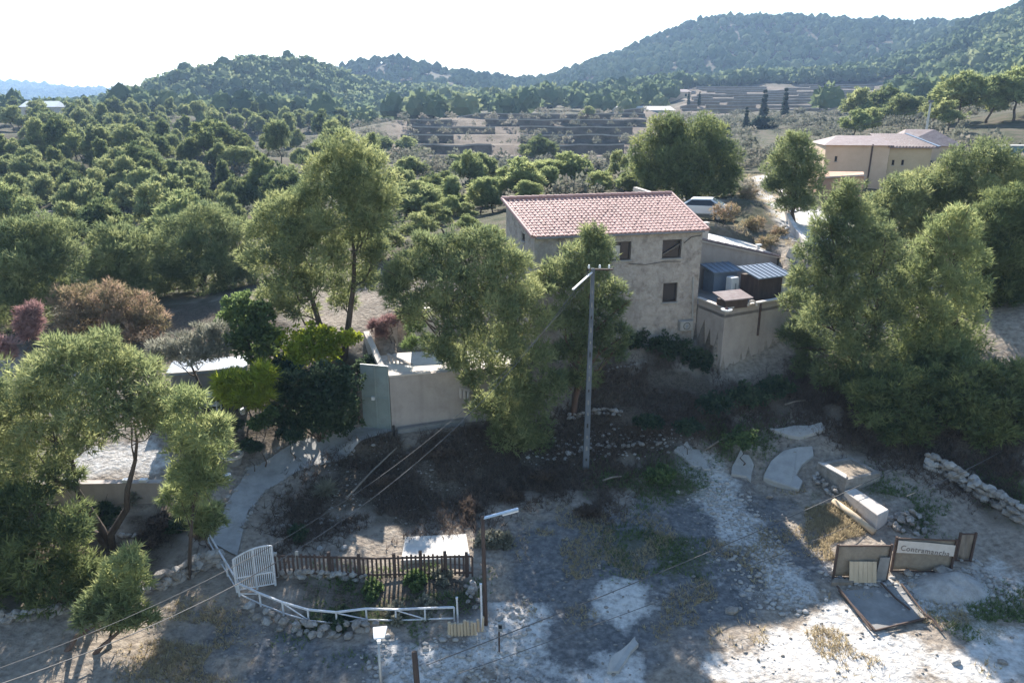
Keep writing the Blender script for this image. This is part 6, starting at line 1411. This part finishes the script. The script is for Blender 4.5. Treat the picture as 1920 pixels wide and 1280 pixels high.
# wood on the hillside to the left
rw = random.Random(5); spots = []
def try_spot(x, y, dmin):
    if all((x - a) ** 2 + (y - b) ** 2 > dmin ** 2 for a, b in spots): spots.append((x, y)); return True
    return False
n = 0
for _ in range(6000):
    if n >= 235: break
    u = rw.uniform(-60, 720); v = rw.uniform(214, 415)
    if u > 560 and v > 330: continue
    if u > 650 and v < 320: continue
    sl = 214 + max(0, (abs(u - 300) - 60)) * .06
    if v < sl: continue
    if 330 < u < 600 and 245 < v < 400 and rw.random() < .78: continue      # the bare, stony part
    if u < 170 and 385 < v < 415 and rw.random() < .8: continue
    if v > 340 and rw.random() < .35: continue
    p = on_ground(u, v, 60, 330)
    if p.y > 300 or p.y < 66: continue
    if not try_spot(p.x, p.y, 3.0 if p.y < 130 else 3.4): continue
    pr = rw.choice(PR + PL[:1] + PDk * 2); s = min(1.15, max(.38, rw.gauss(.68, .18)))
    szz = rw.uniform(.85, 1.4)
    look = ('small' if s < .6 else 'tall' if s * szz > .95 else 'broad' if szz < .97 else 'medium') + (' pale' if pr in PL else ' dark' if pr in PDk else ' pointed' if pr in (PR[4], PR[6]) else ' round')
    rowp = 'at the wood edge' if p.y < 90 else 'on the lower slope' if p.y < 120 else 'half way up' if p.y < 155 else 'on the upper slope' if p.y < 190 else 'on the crest'
    colp = 'above the reddened tree' if u < 100 else 'above the medium garden pine' if u < 260 else 'above the dark full pine' if u < 430 else 'beside the tall leaning pine' if u < 580 else 'towards the terraced fields'
    place_tree(pr, p.x, p.y, s, f'{look} hillside pine {rowp} {colp}', 'pines of the hillside wood', sz=szz); n += 1
# a row of pines between garden and hillside
def colq(u):
    return ['at the picture edge', 'above the reddened tree', 'above the browned pine', 'behind the medium garden pine', 'left of the dark full pine', 'behind the dark full pine', 'right of the dark full pine', 'beside the tall leaning pine', 'behind the tall leaning pine'][max(0, min(8, int((u + 40) / 66)))]
for i in range(20):
    u = rw.uniform(-40, 560); p = on_ground(u, rw.uniform(420, 500), 45, 90)
    if not try_spot(p.x, p.y, 3.4): continue
    place_tree(rw.choice(PR + PL + PDk), p.x, p.y, rw.uniform(.6, 1.0), f'pine of the belt behind the garden, {colq(u)}', 'pines of the belt behind the garden')

# ================================================================== FAR WOODS ON THE HILLS (one mass)
def far_wood(name, label, pick, count, h, seed, ntri=60, mat='far_pine', ragged=0):
    rng = np.random.default_rng(seed)
    X, Y = pick(rng, count); Z = ground_z(X, Y)
    N_ = len(X)
    prot = []
    for j in range(6):
        bm = bmesh.new(); bmesh.ops.create_icosphere(bm, subdivisions=1 if ntri < 40 else 2, radius=.5)
        v = np.array([q.co[:] for q in bm.verts]); f = np.array([[w.index for w in p.verts] for p in bm.faces]); bm.free()
        if ntri >= 40: f = f[np.argsort(v[f].mean(1)[:, 2])[18:]]          # the underside is never seen
        v = v * (1 + rng.normal(0, .17, (len(v), 1))) * np.array([1, 1, .95]) + np.array([0, 0, .5])
        B0 = v[f] if ragged < 2 else v[f][:0]
        if ragged:                                                      # ragged sprays around the rounded mass
            nr_ = 34 if ragged < 2 else 60
            e = unit(nr_, rng); e[:, 2] = np.abs(e[:, 2]) * 1.1 - .2; P = e * rng.uniform(.42 if ragged < 2 else .2, .6, (nr_, 1)) + np.array([0, 0, .5])
            a = norm(np.cross(e, unit(nr_, rng))); sz = rng.uniform(.07, .15, (nr_, 1))
            B0 = np.concatenate([B0, np.stack([P - a * sz, P + a * sz, P + e * sz * 1.6], 1)])
        prot.append(B0)
    ntri = len(prot[0])
    sel = rng.integers(0, 6, N_); sc = h * np.clip(np.exp(rng.normal(-.08, .34, N_)), .4, 1.5); rot = rng.uniform(0, 6.28, N_)
    wd = rng.uniform(.75, 1.15, N_)
    B = np.stack(prot)[sel]
    c, s_ = np.cos(rot)[:, None, None], np.sin(rot)[:, None, None]
    x = (B[..., 0] * c - B[..., 1] * s_) * (sc * wd)[:, None, None]; y = (B[..., 0] * s_ + B[..., 1] * c) * (sc * wd)[:, None, None]; z = B[..., 2] * sc[:, None, None]
    V = np.stack([x + X[:, None, None], y + Y[:, None, None], z + Z[:, None, None]], -1).reshape(-1, 3)
    T = np.repeat(np.clip(rng.normal(.5, .2, N_) + (vnoise(X, Y, 55, 51) - .5) * .7, 0, 1), ntri * 3) + np.repeat(rng.normal(0, .1, N_ * ntri), 3)
    o = link(name, fast_mesh(name, V, np.arange(len(V)).reshape(-1, 3), tint=T), M[mat])
    o['label'] = label; o['category'] = 'forest'
    return stuff(o)
def pick_hills(rng, count, y0=215, y1=480):
    X = rng.uniform(-330, 620, count * 8); Y = rng.uniform(y0, y1, count * 8)
    u = X / Y * FPX + 960
    keep = (u > -120) & (u < 2050)
    fm = np.minimum(poly_sd(X, Y, FIELD_A['poly']), poly_sd(X, Y, FIELD_B['poly'])) > 3
    low = ~((Y < 320) & (u > 640) & (u < 1720) & (rng.random(len(X)) > .10))
    wood = ~((u < 620) & (Y < 235))
    dens = (vnoise(X, Y, 45, 21) > .12) & (vnoise(X, Y, 14, 22) > .22)
    k = keep & fm & low & wood & dens
    return X[k][:count], Y[k][:count]
far_wood('hill_forest', 'continuous pine forest covering the hills on the skyline', pick_hills, 6800, 6.0, 301, 60, ragged=1)
far_wood('upper_hill_forest', 'pine forest on the farther skyline hills', lambda r_, c_: pick_hills(r_, c_, 470, 860), 11000, 5.6, 304, 30)
def pick_scrub(rng, count):
    X = rng.uniform(-90, 110, count * 2); Y = rng.uniform(62, 235, count * 2)
    u = X / Y * FPX + 960
    k = (u > -60) & (u < 2000) & (vnoise(X, Y, 9, 31) > .45) & ((poly_sd(X, Y, FIELD_A['poly']) > 2) | (rng.random(len(X)) < .28)) & ((Y < 100) | (rng.random(len(X)) < .5))
    return X[k][:count], Y[k][:count]
far_wood('scrub', 'low grey-green scrub scattered over the valley floor and field banks', pick_scrub, 5200, 1.5, 302, 24, 'scrub_leaf', ragged=2)
def pick_ridge(rng, count):
    X = rng.uniform(-2300, -500, count); Y = rng.uniform(1700, 2420, count)
    return X, Y
far_wood('ridge_forest', 'distant forest on the blue ridge', pick_ridge, 2600, 16, 303, 20)

# ------------------------------------------------------------------ grass, weeds and litter on the ground (uncountable)
def ground_cover(name, label, polys, n, L0, W0, k, mat, seed, cat, spread=.5, clump=.0):
    rng = np.random.default_rng(seed); Xs, Ys = [], []
    for poly, share in polys:
        P = np.array(poly); lo, hi = P.min(0) - .8, P.max(0) + .8; m = int(n * share * 6)
        x, y = rng.uniform(lo[0], hi[0], m), rng.uniform(lo[1], hi[1], m)
        q = (poly_sd(x, y, poly) < rng.normal(0, .5, m)) & (vnoise(x, y, 1.1, seed) > clump)
        Xs.append(x[q][: int(n * share)]); Ys.append(y[q][: int(n * share)])
    X, Y = np.concatenate(Xs), np.concatenate(Ys); Z = ground_z(X, Y)
    sc = rng.uniform(.5, 1.3, len(X))
    P = np.stack([X, Y, Z], -1); D_ = norm(np.stack([rng.normal(0, .3, len(X)), rng.normal(0, .3, len(X)), np.ones(len(X))], -1))
    V, F, ti = tufts(P, D_, np.clip(rng.normal(.5, .22, len(X)), 0, 1), rng, L0, W0, k, spread=spread)
    o = stuff(link(name, fast_mesh(name, V, F, tint=ti), M[mat])); o['label'] = label; o['category'] = cat; return o
DARKP = [(gpoly((600, 850), (800, 825), (930, 800), (1060, 770), (1150, 690), (1330, 690), (1360, 730), (1520, 720), (1640, 780), (1480, 800), (1330, 830), (1250, 840), (1190, 900), (1140, 980), (1060, 940), (930, 950), (905, 1000), (770, 1000), (640, 1010), (520, 1040), (500, 980), (560, 920)), .7), (gpoly((1480, 690), (1780, 700), (1930, 700), (1930, 960), (1800, 930), (1640, 870), (1500, 800)), .4)]
ground_cover('undergrowth', 'dry brown weeds and twigs covering the dark slope', DARKP, 15000, .36, .022, 4, 'dry_twig', 401, 'undergrowth', .8, .35)
ground_cover('weeds', 'green weeds growing in patches on slope and yard', [
    (gpoly((1120, 880), (1300, 870), (1330, 930), (1200, 950), (1130, 930)), .2), (gpoly((1130, 990), (1240, 1000), (1320, 1010), (1290, 1090), (1160, 1070)), .12), (gpoly((1330, 800), (1470, 800), (1460, 850), (1350, 860)), .12), (gpoly((1630, 900), (1760, 960), (1740, 1000), (1640, 950)), .1), (gpoly((1840, 890), (1930, 930), (1930, 970), (1860, 940)), .1), (gpoly((1780, 1150), (1930, 1120), (1930, 1170), (1800, 1180)), .1), (gpoly((590, 1160), (780, 1175), (700, 1215), (560, 1185)), .1), (gpoly((620, 1085), (890, 1085), (860, 1130), (700, 1110)), .16)], 7000, .2, .018, 4, 'green_leaf', 402, 'weeds', .6, .42)
ground_cover('dry_grass', 'straw-coloured dry grass on the sunny ground', [
    (gpoly((1500, 930), (1560, 920), (1640, 1010), (1560, 1050)), .25), (gpoly((230, 1290), (340, 1140), (420, 1160), (400, 1290)), .15), (gpoly((1480, 1160), (1900, 1150), (1900, 1240), (1420, 1230)), .15), (gpoly((1350, 470), (1480, 480), (1470, 330), (1400, 330)), .3), (gpoly((1000, 960), (1500, 1000), (1300, 1200), (1000, 1150)), .25)], 9000, .2, .018, 4, 'dry_grass', 403, 'dry grass', .6, .5)
# brown scrub on the bank behind the house
for i, (u, v, Y, rp_, lab) in enumerate([(1362, 398, 46.8, 24, 'rounded straw-brown bush at the top of the bank beside the yard'), (1400, 365, 55, 20, 'straw-brown bush on the bank under the dome-shaped pine'), (1415, 420, 47, 18, 'brown bush in the middle of the dry bank'), (1440, 455, 44, 18, 'dark brown bush low on the dry bank'), (1462, 440, 46, 14, 'small brown bush beside the slim pine'), (1445, 350, 63, 20, 'green bush by the white drive wall')]):
    near_tree('dry_bush', lab, (u, v + 10, Y), [(u - rp_ * .5, v, rp_ * .6, 0), (u + rp_ * .4, v - 3, rp_ * .6, .2), (u, v + 5, rp_ * .6, -.3)], mat='pine_brown' if i < 5 else 'olive_leaf', seed=90 + i, r0=.03, dens=.5, L0=.2, W0=.035, k=3, group='bushes of the dry bank', cat='shrub', pf=.8)

# dark garden shrubs filling the shaded beds on the left
for i, (u, v, Y, rp_, mt, lab) in enumerate([(350, 745, 30.2, 26, 'dark_leaf', 'dark shrub below the grey flat roof'), (410, 800, 28.6, 24, 'dark_leaf', 'dark shrub between the white table and the round planter'), (530, 690, 32, 26, 'dark_leaf', 'dark shrub behind the lime-green shrub'), (690, 690, 33, 24, 'dark_leaf', 'dark shrub over the top of the steel door'), (505, 650, 34, 24, 'dark_leaf', 'dark shrub between the ivy-clad tree and the yellow-green shrub'), (250, 930, 25.5, 20, 'olive_leaf', 'olive-coloured shrub in front of the low grey wall'), (120, 930, 25.5, 26, 'dark_leaf', 'dark shrub in front of the low grey wall near the edge'), (300, 980, 24, 18, 'dry_twig', 'tangle of bare grey twigs beside the round pine'), (560, 1010, 24.5, 14, 'dark_leaf', 'low dark plant at the back of the picket fence'), (700, 1130, 21.7, 14, 'green_leaf', 'low green plant inside the sunken garden'), (780, 1120, 22.0, 16, 'green_leaf', 'leafy plant in the middle of the sunken garden'), (830, 1110, 22.3, 14, 'olive_leaf', 'pale plant inside the sunken garden near the cairn'), (640, 1200, 20.3, 20, 'dark_leaf', 'dark weedy bush at the foot of the rough stone face'), (800, 1178, 20.8, 14, 'olive_leaf', 'straw-green bush under the white railing'), (745, 1185, 20.6, 14, 'olive_leaf', 'straw-green bush behind the street lamp head'), (1430, 245, 170, 16, 'cypress', 'dark hedge-like bush beneath the tall cypresses'), (1350, 250, 160, 14, 'cypress', 'dark bush beside the dome-shaped pine crown')]):
    big = Y > 100
    near_tree('garden_shrub', lab, (u, v + 12, Y), [(u - rp_ * .6, v, rp_ * .6, 0), (u, v - rp_ * .35, rp_ * .65, .2), (u + rp_ * .6, v + 2, rp_ * .6, 0), (u, v + 4, rp_ * .6, -.4)], mat=mt, seed=120 + i, r0=.03, dens=.08 if big else 1.0, leaf=True, L0=.8 if big else .15, W0=.25 if big else .04, k=3, group='garden shrubs', cat='shrub', pf=.8)

for i, (u, v, Y, rp_, mt, lab) in enumerate([(430, 795, 28.7, 20, 'dark_leaf', 'dark shrub beside the white flower pot at the turn of the path'), (545, 815, 28.9, 20, 'dark_leaf', 'dark shrub where the path bends below the large shrub mass'), (470, 835, 28, 16, 'dark_leaf', 'low dark plant inside the bend of the path'), (375, 1000, 23.2, 14, 'dry_twig', 'tangle of grey twigs at the top of the white handrail'), (280, 1015, 23.4, 20, 'dry_twig', 'tangle of bare branches under the round pine limbs'), (160, 1010, 24, 22, 'dry_twig', 'brown brush between the round pine and the low dark pine'), (325, 985, 24.2, 20, 'dark_leaf', 'dark bush behind the small ball-crowned sapling'), (200, 990, 24.4, 22, 'dark_leaf', 'dark bush in front of the low wall under the round pine'), (30, 1140, 20.8, 26, 'dark_leaf', 'dark bush at the edge beside the stone line'), (1215, 790, 30.5, 22, 'dark_leaf', 'dark bush beside the upper pale stones'), (1290, 800, 30, 22, 'dark_leaf', 'dark bush above the broken slab of the rubble'), (1020, 890, 28.3, 22, 'dry_twig', 'brown brush left of the concrete pole'), (830, 850, 29.3, 24, 'dry_twig', 'brown brush below the garden terrace wall'), (720, 900, 27.6, 22, 'dry_twig', 'brown brush between path and picket fence'), (960, 930, 27, 20, 'dry_twig', 'brown brush uphill of the timber lamp post'), (1100, 960, 26, 20, 'dry_twig', 'brown brush in the shaded yard below the pole'), (880, 960, 26.2, 18, 'dry_twig', 'brown brush above the sunlit slab')]):
    near_tree('low_bush', lab, (u, v + 12, Y), [(u - rp_ * .7, v, rp_ * .55, 0), (u, v - rp_ * .2, rp_ * .6, .2), (u + rp_ * .7, v + 2, rp_ * .55, 0), (u, v + 4, rp_ * .6, -.4)], mat=mt, seed=150 + i, r0=.02, dens=.8, leaf=mt == 'dark_leaf', L0=.15, W0=.03, k=3, group='bushes on the slope', cat='shrub', pf=.8)
# pines that would share a description are told apart by their order in the row
from collections import defaultdict
same = defaultdict(list)
for o in bpy.data.objects:
    if o.parent is None and o.get('group') in ('pines of the hillside wood', 'pines of the belt behind the garden', VAL): same[o['label']].append(o)
ORD = ['first', 'second', 'third', 'fourth', 'fifth', 'sixth', 'seventh', 'eighth', 'ninth', 'tenth', 'eleventh', 'twelfth']
for lab, obs in same.items():
    if len(obs) < 2: continue
    obs.sort(key=lambda o: o.location.x / o.location.y)
    for i, o in enumerate(obs): o['label'] = lab + f', {ORD[min(i, 11)]} from left'

# ================================================================== HAZE
hz = MB(); hz.box((0, 1650, 60), (5300, 3420, 190))
hm, hnt, HN, HL = newmat('haze_air')
ho = HN('ShaderNodeOutputMaterial'); hv = HN('ShaderNodeVolumePrincipled')
hv.inputs['Color'].default_value = (0.45, 0.66, 1.0, 1)
hv.inputs['Density'].default_value = 0.00027
hv.inputs['Anisotropy'].default_value = 0.25
HL(hv.outputs[0], ho.inputs['Volume'])
haze = stuff(hz.build('haze', hm)); haze['label'] = 'thin blue haze filling the valley air'; haze['category'] = 'haze'
